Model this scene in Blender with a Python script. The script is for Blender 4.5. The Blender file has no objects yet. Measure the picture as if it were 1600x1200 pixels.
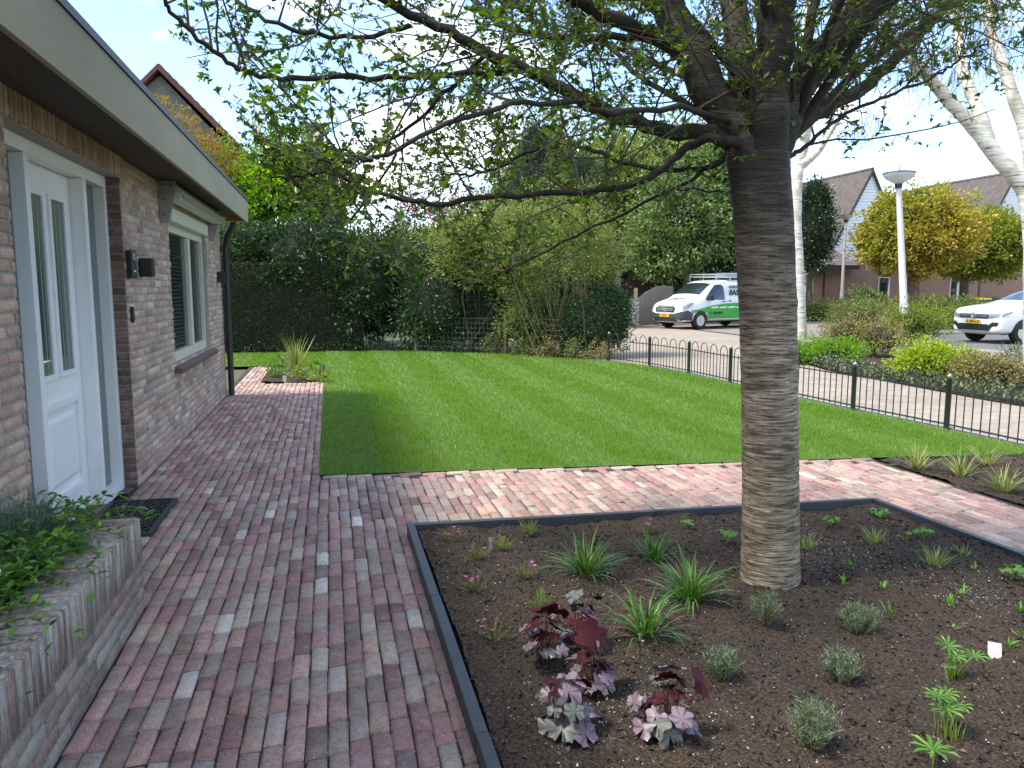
import bpy, bmesh, math, random
import numpy as np
from mathutils import Vector, Matrix
from mathutils.bvhtree import BVHTree
R = math.radians
rng = np.random.default_rng(11); random.seed(5)
scene = bpy.context.scene; COL = scene.collection
# ---------------------------------------------------------------- camera
F, H, HOR, VPX = 1200.0, 1.55, 450.0, 515.0          # in pixels of the 1600 px wide photograph
pit = math.atan((600-HOR)/F); psi = math.atan((800-VPX)*math.cos(pit)/F)
cam_d = bpy.data.cameras.new('camera'); cam = bpy.data.objects.new('camera', cam_d); COL.objects.link(cam)
cam_d.sensor_width = 36; cam_d.lens = 36*F/1600; cam_d.clip_end = 2000; cam_d.clip_start = .05
cam.location = (0, 0, H); cam.rotation_euler = (math.pi/2-pit, 0, -psi)
scene.camera = cam
scene.render.resolution_x, scene.render.resolution_y = 1024, 768
# ---------------------------------------------------------------- light: sun from the left and a little ahead
SUN_AZ, SUN_EL = R(181), R(57)                         # direction to the sun, azimuth counted from +X
sd = Vector((math.cos(SUN_AZ)*math.cos(SUN_EL), math.sin(SUN_AZ)*math.cos(SUN_EL), math.sin(SUN_EL)))
sl = bpy.data.lights.new('sun', 'SUN'); sl.energy = 2.4; sl.angle = R(12); sl.color = (1, .93, .82)
so = bpy.data.objects.new('sun', sl); COL.objects.link(so); so.rotation_euler = sd.to_track_quat('Z', 'Y').to_euler()
so.location = (-10, 5, 20)
world = bpy.data.worlds.new('World'); scene.world = world; world.use_nodes = True
nt = world.node_tree; N = nt.nodes; L = nt.links; N.clear()
out = N.new('ShaderNodeOutputWorld'); bg = N.new('ShaderNodeBackground')
sky = N.new('ShaderNodeTexSky'); sky.sky_type = 'NISHITA'; sky.sun_disc = False
sky.sun_elevation = SUN_EL; sky.sun_rotation = math.pi/2-SUN_AZ; sky.air_density = 1.0; sky.dust_density = .3; sky.ozone_density = 3.2
tc = N.new('ShaderNodeTexCoord'); sep = N.new('ShaderNodeSeparateXYZ'); L.new(tc.outputs['Generated'], sep.inputs[0])
zz = N.new('ShaderNodeMath'); zz.operation = 'MAXIMUM'; L.new(sep.outputs[2], zz.inputs[0]); zz.inputs[1].default_value = 0.0
za = N.new('ShaderNodeMath'); za.operation = 'ADD'; L.new(zz.outputs[0], za.inputs[0]); za.inputs[1].default_value = .16
dv = N.new('ShaderNodeVectorMath'); dv.operation = 'DIVIDE'; L.new(tc.outputs['Generated'], dv.inputs[0])
cb = N.new('ShaderNodeCombineXYZ'); L.new(za.outputs[0], cb.inputs[0]); L.new(za.outputs[0], cb.inputs[1]); cb.inputs[2].default_value = 1
L.new(cb.outputs[0], dv.inputs[1])
mp = N.new('ShaderNodeMapping'); L.new(dv.outputs[0], mp.inputs[0]); mp.inputs['Location'].default_value = (3.3, 1.4, 0)
nz = N.new('ShaderNodeTexNoise'); nz.inputs['Scale'].default_value = .95; nz.inputs['Detail'].default_value = 8; nz.inputs['Roughness'].default_value = .56
L.new(mp.outputs[0], nz.inputs['Vector'])
rp = N.new('ShaderNodeValToRGB'); rp.color_ramp.elements[0].position = .50; rp.color_ramp.elements[1].position = .66
L.new(nz.outputs[0], rp.inputs[0])
mx = N.new('ShaderNodeMixRGB'); L.new(rp.outputs[0], mx.inputs[0]); L.new(sky.outputs[0], mx.inputs[1]); mx.inputs[2].default_value = (7.2, 7.0, 6.8, 1)
L.new(mx.outputs[0], bg.inputs[0]); bg.inputs[1].default_value = .14; L.new(bg.outputs[0], out.inputs[0])
vs = scene.view_settings; vs.view_transform = 'Standard'; vs.look = 'None'; vs.exposure = 1.55; vs.gamma = 1; vs.use_curve_mapping = False
scene.render.engine = 'CYCLES'
# ---------------------------------------------------------------- pixel -> direction helpers (photo pixels)
FW = Vector((math.sin(psi)*math.cos(pit), math.cos(psi)*math.cos(pit), -math.sin(pit)))
RT = Vector((math.cos(psi), -math.sin(psi), 0)); UP = RT.cross(FW)
def ray(x, y): return FW + RT*((x-800)/F) + UP*((600-y)/F)
def G(x, y, z=0.0):
    d = ray(x, y); t = (z-H)/d.z; return Vector((d.x*t, d.y*t, z))
def atY(x, y, Y):
    d = ray(x, y); t = Y/d.y; return Vector((d.x*t, Y, H+d.z*t))
def atX(x, y, X):
    d = ray(x, y); t = X/d.x; return Vector((X, d.y*t, H+d.z*t))
def atZ(x, y, zc):
    d = ray(x, y); return Vector((d.x*zc, d.y*zc, H+d.z*zc))
def proj(v):
    d = Vector(v)-Vector((0, 0, H)); c = d.dot(FW)
    return (800+F*d.dot(RT)/c, 600-F*d.dot(UP)/c, c)
def S(r, g, b):
    return tuple(((c/255)/12.92 if c/255 <= .04045 else ((c/255+.055)/1.055)**2.4) for c in (r, g, b))
# ---------------------------------------------------------------- materials
MATS = {}
def nodes(name):
    m = bpy.data.materials.new(name); m.use_nodes = True; n = m.node_tree.nodes; n.clear()
    o = n.new('ShaderNodeOutputMaterial'); b = n.new('ShaderNodeBsdfPrincipled'); m.node_tree.links.new(b.outputs[0], o.inputs[0])
    MATS[name] = m
    return m, n, m.node_tree.links, b, o
def rgba(c): return (c[0], c[1], c[2], 1)
def noise(n, l, scale, detail=4, rough=.6, vec=None, coord='Object', stretch=None):
    t = n.new('ShaderNodeTexNoise'); t.inputs['Scale'].default_value = scale; t.inputs['Detail'].default_value = detail; t.inputs['Roughness'].default_value = rough
    if vec is None:
        c = n.new('ShaderNodeTexCoord'); vec = c.outputs[coord]
    if stretch:
        m = n.new('ShaderNodeMapping'); m.inputs['Scale'].default_value = stretch; l.new(vec, m.inputs[0]); vec = m.outputs[0]
    l.new(vec, t.inputs['Vector']); return t.outputs[0]
def ramp(n, l, fac, stops):
    r = n.new('ShaderNodeValToRGB'); e = r.color_ramp.elements
    while len(e) < len(stops): e.new(.5)
    for k, (p, c) in enumerate(stops): e[k].position = p; e[k].color = rgba(c) if len(c) == 3 else c
    l.new(fac, r.inputs[0]); return r.outputs[0]
def mixc(n, l, fac, a, b, mode='MIX'):
    m = n.new('ShaderNodeMixRGB'); m.blend_type = mode
    for s, v in ((0, fac), (1, a), (2, b)):
        if hasattr(v, 'is_linked') or hasattr(v, 'links'): l.new(v, m.inputs[s])
        elif s == 0: m.inputs[0].default_value = v
        else: m.inputs[s].default_value = rgba(v)
    return m.outputs[0]
def bump(n, l, b, h, strength=.4, dist=.01):
    u = n.new('ShaderNodeBump'); u.inputs['Strength'].default_value = strength; u.inputs['Distance'].default_value = dist
    l.new(h, u.inputs['Height']); l.new(u.outputs[0], b.inputs['Normal'])
def simple(name, c1, c2=None, rough=.6, scale=20, bmp=0, bscale=None, metal=0, coat=0, spec=None, dist=.01, stretch=None, coord='Object'):
    m, n, l, b, o = nodes(name)
    c2 = c2 or tuple(x*.8 for x in c1)
    f = noise(n, l, scale, stretch=stretch, coord=coord)
    l.new(ramp(n, l, f, [(.3, c1), (.7, c2)]), b.inputs['Base Color'])
    b.inputs['Roughness'].default_value = rough; b.inputs['Metallic'].default_value = metal; b.inputs['Coat Weight'].default_value = coat
    if spec is not None: b.inputs['Specular IOR Level'].default_value = spec
    if bmp: bump(n, l, b, noise(n, l, bscale or scale*3, 6, .7, coord=coord), bmp, dist)
    return m
def leafmat(name, stops, trans=.35, rough=.45, spec=.4, big=None):
    m, n, l, b, o = nodes(name)
    g = n.new('ShaderNodeNewGeometry')
    c = ramp(n, l, g.outputs['Random Per Island'], stops)
    if big:                                             # slow colour drift over the plant
        f = noise(n, l, big[0], 2, .5, coord='Object'); c = mixc(n, l, ramp(n, l, f, [(.35, (0, 0, 0)), (.65, (1, 1, 1))]), c, mixc(n, l, 1.0, c, big[1], 'MULTIPLY'))
    l.new(c, b.inputs['Base Color']); b.inputs['Roughness'].default_value = rough; b.inputs['Specular IOR Level'].default_value = spec
    t = n.new('ShaderNodeBsdfTranslucent'); hs = n.new('ShaderNodeHueSaturation'); hs.inputs['Hue'].default_value = .49; hs.inputs['Saturation'].default_value = 1.15; hs.inputs['Value'].default_value = 1.5
    l.new(c, hs.inputs['Color']); l.new(hs.outputs[0], t.inputs[0])
    mxs = n.new('ShaderNodeMixShader'); mxs.inputs[0].default_value = trans
    l.new(b.outputs[0], mxs.inputs[1]); l.new(t.outputs[0], mxs.inputs[2]); l.new(mxs.outputs[0], o.inputs[0])
    return m
def brickmat(name, source, grain=1.0, white=.25, rough=.85, bmp=.5, wear=(.45, .42, .40), streak=0):
    """clay brick; the brick's own tint comes from obj.color ('OBJ') or the colour attribute ('ATTR')"""
    m, n, l, b, o = nodes(name)
    if source == 'OBJ':
        t = n.new('ShaderNodeObjectInfo').outputs['Color']
    else:
        a = n.new('ShaderNodeAttribute'); a.attribute_name = 'tint'; t = a.outputs['Color']
    g = n.new('ShaderNodeNewGeometry').outputs['Position']
    f1 = noise(n, l, 28*grain, 5, .65, vec=g); f2 = noise(n, l, 160*grain, 4, .7, vec=g); f3 = noise(n, l, 9*grain, 4, .6, vec=g)
    c = mixc(n, l, ramp(n, l, f1, [(.38, (0, 0, 0)), (.68, (.75, .75, .75))]), t, mixc(n, l, 1.0, t, (.62, .58, .56), 'MULTIPLY'))
    f5 = noise(n, l, 75*grain, 5, .75, vec=g); c = mixc(n, l, ramp(n, l, f5, [(.54, (0, 0, 0)), (.70, (white*1.3, white*1.3, white*1.3))]), c, wear)
    c = mixc(n, l, ramp(n, l, f3, [(.52, (0, 0, 0)), (.72, (white, white, white))]), c, wear)
    c = mixc(n, l, ramp(n, l, f2, [(.36, (.8, .8, .8)), (.5, (0, 0, 0))]), c, mixc(n, l, 1.0, c, (.4, .38, .36), 'MULTIPLY'))
    if streak:                                          # lime run-off in upright streaks
        f6 = noise(n, l, 1.0, 5, .7, vec=g, stretch=(55, 55, 5)); c = mixc(n, l, ramp(n, l, f6, [(.48, (0, 0, 0)), (.66, (streak, streak, streak))]), c, (.60, .58, .53))
        f7 = noise(n, l, 1.0, 4, .7, vec=g, stretch=(40, 40, 4)); c = mixc(n, l, ramp(n, l, f7, [(.55, (0, 0, 0)), (.72, (.7, .7, .7))]), c, (.10, .085, .065))
    l.new(c, b.inputs['Base Color']); b.inputs['Roughness'].default_value = rough; b.inputs['Specular IOR Level'].default_value = .3
    bump(n, l, b, mixc(n, l, .5, f1, f2), bmp, .006)
    return m
# ---------------------------------------------------------------- mesh helpers
def tag(o, label=None, cat=None, group=None, kind=None):
    if label: o['label'] = label
    if cat: o['category'] = cat
    if group: o['group'] = group
    if kind: o['kind'] = kind
    return o
def empty(name, loc=(0, 0, 0), rz=0, parent=None):
    o = bpy.data.objects.new(name, None); COL.objects.link(o); o.location = loc; o.rotation_euler = (0, 0, rz); o.empty_display_size = .1
    if parent: o.parent = parent
    return o
def link(name, me, mat=None, parent=None):
    if mat is not None and len(me.materials) == 0: me.materials.append(MATS[mat] if isinstance(mat, str) else mat)
    o = bpy.data.objects.new(name, me); COL.objects.link(o)
    if parent: o.parent = parent
    return o
def npmesh(name, V, Fc, smooth=False, tint=None):
    """V (n,3); Fc (m,k) all faces of k corners; tint optional per-vertex colour"""
    V = np.ascontiguousarray(V, dtype=np.float32); Fc = np.ascontiguousarray(Fc, dtype=np.int32)
    me = bpy.data.meshes.new(name); k = Fc.shape[1]
    me.vertices.add(len(V)); me.vertices.foreach_set('co', V.ravel())
    me.loops.add(Fc.size); me.loops.foreach_set('vertex_index', Fc.ravel())
    me.polygons.add(len(Fc)); me.polygons.foreach_set('loop_start', np.arange(0, Fc.size, k, dtype=np.int32))
    if smooth: me.polygons.foreach_set('use_smooth', np.ones(len(Fc), dtype=bool))
    if tint is not None:
        ca = me.color_attributes.new('tint', 'FLOAT_COLOR', 'POINT')
        ca.data.foreach_set('color', np.ascontiguousarray(np.c_[tint, np.ones(len(tint))], dtype=np.float32).ravel())
    me.update(calc_edges=True); me.validate(); return me
class MB:
    def __init__(s): s.v = []; s.f = []
    def quad(s, a, b, c, d):
        i = len(s.v); s.v += [tuple(a), tuple(b), tuple(c), tuple(d)]; s.f.append((i, i+1, i+2, i+3)); return s
    def poly(s, pts):
        i = len(s.v); s.v += [tuple(p) for p in pts]; s.f.append(tuple(range(i, i+len(pts)))); return s
    def hexa(s, p):                                     # 8 points: bottom 4 ccw, top 4 ccw
        i = len(s.v); s.v += [tuple(q) for q in p]
        for q in ((3, 2, 1, 0), (4, 5, 6, 7), (0, 1, 5, 4), (1, 2, 6, 5), (2, 3, 7, 6), (3, 0, 4, 7)): s.f.append(tuple(i+k for k in q))
        return s
    def box(s, x0, x1, y0, y1, z0, z1):
        return s.hexa([(x0, y0, z0), (x1, y0, z0), (x1, y1, z0), (x0, y1, z0), (x0, y0, z1), (x1, y0, z1), (x1, y1, z1), (x0, y1, z1)])
    def prism(s, pts, axis, a, b):                      # 2-D polygon extruded along an axis
        i = len(s.v); n = len(pts)
        def mk(p, t): return (t, p[0], p[1]) if axis == 0 else ((p[0], t, p[1]) if axis == 1 else (p[0], p[1], t))
        s.v += [mk(p, a) for p in pts]+[mk(p, b) for p in pts]
        s.f.append(tuple(i+k for k in range(n))); s.f.append(tuple(i+n+k for k in reversed(range(n))))
        for k in range(n): s.f.append((i+k, i+n+k, i+n+(k+1) % n, i+(k+1) % n))
        return s
    def tube(s, pts, rad, n=8, cap=True):
        pts = [Vector(p) for p in pts]; i0 = len(s.v)
        if not hasattr(rad, '__len__'): rad = [rad]*len(pts)
        t0 = (pts[1]-pts[0]).normalized(); u = t0.orthogonal().normalized()
        for k, p in enumerate(pts):
            t = (pts[min(k+1, len(pts)-1)]-pts[max(k-1, 0)]).normalized()
            u = (u-t*u.dot(t)); u = u.normalized() if u.length > 1e-6 else t.orthogonal().normalized(); w = t.cross(u)
            for j in range(n):
                a = 2*math.pi*j/n; s.v.append(tuple(p+(u*math.cos(a)+w*math.sin(a))*rad[k]))
        for k in range(len(pts)-1):
            for j in range(n):
                a = i0+k*n+j; b = i0+k*n+(j+1) % n; s.f.append((a, b, b+n, a+n))
        if cap:
            s.f.append(tuple(i0+j for j in reversed(range(n)))); e = i0+(len(pts)-1)*n; s.f.append(tuple(e+j for j in range(n)))
        return s
    def lathe(s, prof, c=(0, 0, 0), n=24, axis=2):      # prof: (r, h)
        i0 = len(s.v); c = Vector(c)
        for r, h in prof:
            for j in range(n):
                a = 2*math.pi*j/n; q = (r*math.cos(a), r*math.sin(a), h)
                if axis == 1: q = (q[0], q[2], q[1])
                if axis == 0: q = (q[2], q[0], q[1])
                s.v.append(tuple(c+Vector(q)))
        for k in range(len(prof)-1):
            for j in range(n):
                a = i0+k*n+j; b = i0+k*n+(j+1) % n; s.f.append((a, b, b+n, a+n))
        s.f.append(tuple(i0+j for j in reversed(range(n)))); e = i0+(len(prof)-1)*n; s.f.append(tuple(e+j for j in range(n)))
        return s
    def build(s, name, mat, parent=None, smooth=False, bevel=0):
        me = bpy.data.meshes.new(name); me.from_pydata(s.v, [], s.f)
        bm = bmesh.new(); bm.from_mesh(me); bmesh.ops.recalc_face_normals(bm, faces=bm.faces)
        if bevel: bmesh.ops.bevel(bm, geom=bm.edges[:], offset=bevel, segments=2, affect='EDGES', profile=.7, clamp_overlap=True)
        bm.to_mesh(me); bm.free()
        if smooth:
            me.shade_smooth()
            try: me.set_sharp_from_angle(angle=R(42))
            except Exception: pass
        return link(name, me, mat, parent)
def grow_tubes(name, paths, n=5, mat=None, parent=None, smooth=True):
    """many thin tubes in one mesh: paths = [(pts, radii)]"""
    m = MB()
    for p, r in paths: m.tube(p, r, n, cap=False)
    me = bpy.data.meshes.new(name); me.from_pydata(m.v, [], m.f)
    if smooth: me.shade_smooth()
    return link(name, me, mat, parent)
def unit(a): return a/np.maximum(np.linalg.norm(a, axis=-1, keepdims=True), 1e-9)
def rdir(n): return unit(rng.normal(size=(n, 3)))
def leaf_arrays(P, A, Ln, Wd, fold=.25, up=None):
    """diamond leaves: P base points, A axes, Ln lengths, Wd widths"""
    n = len(P); A = unit(A); r = rdir(n) if up is None else unit(np.asarray(up)+.35*rdir(n))
    Sd = unit(np.cross(A, r)); Nn = np.cross(Sd, A)
    Ln = np.broadcast_to(Ln, n)[:, None]; Wd = np.broadcast_to(Wd, n)[:, None]
    mid = P+A*Ln*.45
    V = np.stack([P, mid+Sd*Wd*.5+Nn*Wd*fold, P+A*Ln-Nn*Ln*.12, mid-Sd*Wd*.5+Nn*Wd*fold], 1).reshape(-1, 3)
    i = np.arange(n)[:, None]*4
    Fc = np.concatenate([i+np.array([[0, 1, 2]]), i+np.array([[0, 2, 3]])], 1).reshape(-1, 3)
    return V, Fc
def leaves(name, P, A, Ln, Wd, mat, parent=None, fold=.25, up=None):
    V, Fc = leaf_arrays(np.asarray(P), np.asarray(A), Ln, Wd, fold, up)
    return link(name, npmesh(name, V, Fc), mat, parent)
def crown_pts(ells, n, clumps, spread, inner=.35, noise_amp=.14):
    """leaf points in clumps spread through ellipsoids; returns points and outward axes"""
    vol = np.array([e[1][0]*e[1][1]*e[1][2] for e in ells])**.67; vol /= vol.sum()
    which = rng.choice(len(ells), clumps, p=vol)
    C = np.array([e[0] for e in ells], float)[which]; Rr = np.array([e[1] for e in ells], float)[which]
    d = rdir(clumps); rad = rng.uniform(inner**2, 1, clumps)**.5*(1+noise_amp*rng.normal(size=clumps))
    cc = C+d*Rr*rad[:, None]
    k = rng.integers(0, clumps, n); sp = spread*rng.uniform(.55, 1.35, clumps)[k]
    off = rdir(n)*rng.uniform(.1, 1, (n, 1))**.6
    P = cc[k]+off*sp[:, None]*np.array([1, 1, .75]); A = off+.6*d[k]+.45*rdir(n)
    return P, A, cc
def blob(name, c, r, mat, parent=None, amp=.12, sub=3):
    bm = bmesh.new(); bmesh.ops.create_icosphere(bm, subdivisions=sub, radius=1)
    for v in bm.verts:
        n_ = v.co.normalized(); s = 1+amp*(math.sin(5*n_.x+1.3*c[0])*math.sin(4.3*n_.y+c[1])+.6*math.sin(9*n_.z+3*n_.x))
        v.co = Vector((c[0]+n_.x*r[0]*s, c[1]+n_.y*r[1]*s, c[2]+n_.z*r[2]*s))
    me = bpy.data.meshes.new(name); bm.to_mesh(me); bm.free(); me.shade_smooth(); return link(name, me, mat, parent)
def text_mesh(name, txt, size, mat, parent, M, thick=.001, width=1.0, bold=0):
    cu = bpy.data.curves.new(name, 'FONT'); cu.body = txt; cu.size = size; cu.extrude = thick; cu.offset = bold; cu.align_x = 'CENTER'; cu.align_y = 'CENTER'
    ob = bpy.data.objects.new(name+'_t', cu); COL.objects.link(ob); bpy.context.view_layer.update()
    me = bpy.data.meshes.new_from_object(ob.evaluated_get(bpy.context.evaluated_depsgraph_get())); bpy.data.objects.remove(ob)
    me.transform(Matrix.Diagonal((width, 1, 1, 1))); me.transform(M); me.materials.clear(); return link(name, me, mat, parent)
def blade_arrays(base, n, Lr, spread, width, droop, seg=5, lean=None, r0=.02, up=.6):
    """arching strap blades from one crown point"""
    az = rng.uniform(0, 2*math.pi, n); Ln = rng.uniform(Lr[0], Lr[1], n); tilt = rng.uniform(.05, 1, n)**.8*spread
    V = []; Fc = []
    t = np.linspace(0, 1, seg)
    for k in range(n):
        d = np.array([math.cos(az[k]), math.sin(az[k]), 0]); side = np.array([-d[1], d[0], 0])
        ang = tilt[k]+droop*t**1.6*rng.uniform(.5, 1.3)
        dx = np.sin(ang)*Ln[k]/(seg-1); dz = np.cos(ang)*Ln[k]/(seg-1)
        x = np.concatenate([[0], np.cumsum(dx[:-1])]); z = np.concatenate([[0], np.cumsum(dz[:-1])])
        w = width*rng.uniform(.7, 1.2)*np.clip(1.15-t**2.2*1.1, .05, 1)*np.clip(.45+t*3, 0, 1)
        p0 = np.asarray(base)+d*r0*rng.uniform(0, 1)+np.array([rng.normal()*r0*.5, rng.normal()*r0*.5, 0])
        c = p0+np.outer(x, d)+np.outer(z, [0, 0, 1]); tw = side+rng.normal(size=3)*.15
        i = len(V)*1
        i = sum(len(q) for q in V)
        V.append(np.stack([c-np.outer(w/2, tw), c+np.outer(w/2, tw)], 1).reshape(-1, 3))
        for s_ in range(seg-1): Fc.append((i+2*s_, i+2*s_+1, i+2*s_+3, i+2*s_+2))
    return np.concatenate(V), np.array(Fc)
# ---------------------------------------------------------------- material set
brickmat('paver', 'OBJ', 1, .34, bmp=1.0, wear=(.50, .45, .42)); brickmat('paver_joined', 'ATTR', 1, .34, bmp=1.0, wear=(.50, .45, .42))
brickmat('planter_brick', 'OBJ', 1.2, .4, bmp=1.0, streak=.8); brickmat('planter_brick_joined', 'ATTR', 1.2, .4, bmp=1.0, streak=.8); simple('pale_mortar', (.46, .43, .39), (.36, .335, .30), .95, 30, .4, 120)
brickmat('house_brick', 'OBJ', 1.3, .5, wear=(.46, .42, .38), bmp=1.0); brickmat('house_brick_joined', 'ATTR', 1.3, .5, wear=(.46, .42, .38), bmp=1.0)
simple('joint_sand', (.050, .041, .032), (.028, .023, .019), .95, 60, .6, 200)
simple('mortar', (.40, .37, .335), (.31, .285, .255), .95, 30, .4, 120)
simple('white_paint', (.80, .81, .80), (.74, .76, .76), .32, 6)
simple('cream_paint', (.66, .63, .53), (.58, .56, .47), .4, 8)
simple('fascia_paint', (.37, .335, .235), (.32, .29, .205), .75, 3, stretch=(1, .3, 1), spec=.15)
simple('dark_trim', (.03, .03, .032), (.02, .02, .022), .5, 10)
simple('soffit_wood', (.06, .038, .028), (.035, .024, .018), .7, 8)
simple('raw_wood', (.42, .22, .09), (.33, .16, .06), .6, 12)
simple('black_metal', (.012, .012, .013), (.02, .02, .021), .38, 20)
simple('pipe_plastic', (.016, .016, .018), (.024, .024, .027), .45, 10)
simple('grey_metal', (.36, .36, .345), (.31, .31, .30), .4, 8, metal=.2)
simple('awning_metal', (.66, .68, .67), (.58, .60, .60), .4, 8, metal=.1)
simple('sign_face', (.035, .06, .065), (.03, .05, .055), .3, 10)
simple('label_card', (.40, .39, .37), (.33, .32, .30), .6); simple('white_mark', (.8, .8, .78), (.75, .75, .73), .5)
simple('chrome', (.7, .7, .7), (.62, .62, .63), .18, 10, metal=1)
simple('rubber', (.018, .02, .021), (.035, .036, .036), .7, 30, .3)
simple('sill_tile', (.15, .075, .06), (.11, .06, .05), .55, 25)
simple('blind_slat', (.34, .36, .35), (.28, .30, .29), .4, 10)
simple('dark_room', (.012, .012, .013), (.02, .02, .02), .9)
def glassmat(name, c, rough=.04, a=.75):
    m, n, l, b, o = nodes(name)
    b.inputs['Base Color'].default_value = rgba(c); b.inputs['Roughness'].default_value = rough; b.inputs['Specular IOR Level'].default_value = .8
    b.inputs['Coat Weight'].default_value = .6; b.inputs['Coat Roughness'].default_value = .02
    if a < 1:
        t = n.new('ShaderNodeBsdfTransparent'); t.inputs[0].default_value = (.85, .92, .9, 1); x = n.new('ShaderNodeMixShader'); x.inputs[0].default_value = a
        l.new(t.outputs[0], x.inputs[1]); l.new(b.outputs[0], x.inputs[2]); l.new(x.outputs[0], o.inputs[0])
    return m
glassmat('window_glass', (.02, .03, .03), .03, .22); glassmat('door_glass', (.06, .09, .09), .16, .9); glassmat('car_glass', (.012, .018, .022), .04, 1.0)
simple('edging_plastic', (.028, .036, .042), (.045, .053, .06), .55, 14, .25, 120)
# soil: dark, crumbly
m, n, l, b, o = nodes('soil')
f = noise(n, l, 7, 6, .65); f2 = noise(n, l, 90, 5, .75); f3 = noise(n, l, 1.3, 3, .5)
c = ramp(n, l, f2, [(.30, (.014, .011, .008)), (.5, (.058, .045, .035)), (.72, (.15, .122, .098))])
c = mixc(n, l, ramp(n, l, f3, [(.4, (0, 0, 0)), (.6, (.6, .6, .6))]), c, mixc(n, l, 1.0, c, (1.25, 1.15, 1.0), 'MULTIPLY'))
l.new(c, b.inputs['Base Color']); b.inputs['Roughness'].default_value = .97; b.inputs['Specular IOR Level'].default_value = .1
bump(n, l, b, mixc(n, l, .45, f, f2), 1.0, .03)
leafmat('soil_crumb', [(0, (.028, .021, .016)), (.6, (.075, .059, .046)), (1, (.15, .122, .098))], 0, .95, .1)
leafmat('perlite', [(0, (.45, .43, .39)), (1, (.72, .70, .66))], 0, .9, .2)
leafmat('grass', [(0, (.085, .18, .018)), (.5, (.145, .275, .03)), (.88, (.21, .35, .05)), (1, (.34, .42, .12))], .38, .4, .35)
simple('turf', (.055, .11, .016), (.08, .14, .022), .95, 60, .6, 160)
# clinker paving that is too far off to build stone by stone
def clinker(name, c1, c2, mortar, w, h, rot=0):
    m, n, l, b, o = nodes(name)
    tcn = n.new('ShaderNodeTexCoord'); mpn = n.new('ShaderNodeMapping'); mpn.inputs['Rotation'].default_value = (0, 0, rot); l.new(tcn.outputs['Object'], mpn.inputs[0])
    br = n.new('ShaderNodeTexBrick'); br.inputs['Color1'].default_value = rgba(c1); br.inputs['Color2'].default_value = rgba(c2); br.inputs['Mortar'].default_value = rgba(mortar)
    br.inputs['Scale'].default_value = 1; br.inputs['Brick Width'].default_value = w; br.inputs['Row Height'].default_value = h; br.inputs['Mortar Size'].default_value = .006; br.inputs['Bias'].default_value = 0
    l.new(mpn.outputs[0], br.inputs['Vector'])
    f = noise(n, l, .6, 5, .65); f2 = noise(n, l, 25, 4, .7)
    c = mixc(n, l, ramp(n, l, f, [(.35, (0, 0, 0)), (.7, (.6, .6, .6))]), br.outputs[0], mixc(n, l, 1.0, br.outputs[0], (.62, .6, .56), 'MULTIPLY'))
    c = mixc(n, l, ramp(n, l, f2, [(.4, (0, 0, 0)), (.75, (.4, .4, .4))]), c, mortar)
    l.new(c, b.inputs['Base Color']); b.inputs['Roughness'].default_value = .9; b.inputs['Specular IOR Level'].default_value = .25
    bump(n, l, b, br.outputs['Fac'], -.3, .004); return m
clinker('footpath_clinker', (.42, .36, .285), (.33, .28, .22), (.20, .17, .135), .2, .1)
clinker('street_clinker', (.34, .295, .265), (.25, .215, .195), (.15, .13, .115), .21, .07, .7)
simple('asphalt', (.15, .145, .135), (.11, .105, .10), .92, 2, .3, 160)
simple('kerb_concrete', (.36, .35, .32), (.28, .27, .25), .9, 12, .3, 80)
simple('ground_soil', (.09, .10, .045), (.06, .07, .03), .95, .6, .4, 30)
# ---------------------------------------------------------------- ground sheets
def sheet(name, pts, z, mat, kind='structure', label=None, cat=None, parent=None):
    o = MB().poly([(p[0], p[1], z) for p in pts]).build(name, mat, parent)
    if parent is None: tag(o, label, cat, None, kind)
    return o
sheet('ground', [(-400, -400), (400, -400), (400, 400), (-400, 400)], -.06, 'ground_soil', label='open ground under the gardens and the street', cat='ground')
FX = [(6.66, -3), (6.64, 5.6), (6.61, 7.06), (6.49, 8.49), (6.43, 9.95), (6.38, 11.41), (6.36, 12.9), (6.22, 14.3), (5.85, 15.5), (5.35, 16.4)]  # line of the iron fence
sheet('footpath', [(6.5, -6), (9.0, -6), (9.0, 9), (9.3, 13), (11.0, 18.5), (13.2, 21.6), (14, 40), (6.0, 40), (5.2, 20), (5.0, 16.5), (6.1, 14.5), (6.35, 11), (6.55, 7)], -.030, 'footpath_clinker', label='beige clinker footpath running outside the iron fence', cat='footpath')
sheet('street', [(13.6, -20), (120, -20), (120, 120), (5.5, 120), (5.5, 40.01), (14.01, 40.01), (13.6, 24)], -.036, 'street_clinker', label='worn clinker street and parking bays across the verge', cat='street')
sheet('parking_bay', [(16.5, 14.6), (40, 14.6), (40, 21.8), (16.5, 21.8)], -.030, 'asphalt', label='grey parking bay under the white car', cat='parking bay')
for (a, b_) in (((15.6, 14.6), (15.6, 21.5)), ((16.0, 22.2), (40, 22.2))):
    mbk = MB()
    if a[0] == b_[0]: mbk.box(a[0]-.07, a[0]+.07, a[1], b_[1], -.06, .05)
    else: mbk.box(a[0], b_[0], a[1]-.07, a[1]+.07, -.06, .05)
    tag(mbk.build('kerb', 'kerb_concrete', bevel=.01), 'pale concrete kerb edging the parking bay', 'kerb', 'kerbs round the parking bay', 'structure')
sheet('verge', [(9.05, -6), (13.55, -6), (13.55, 24), (13.3, 21.5), (11.05, 18.4), (9.4, 13), (9.05, 9)], -.028, 'soil', label='planted verge between footpath and street', cat='verge')
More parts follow.
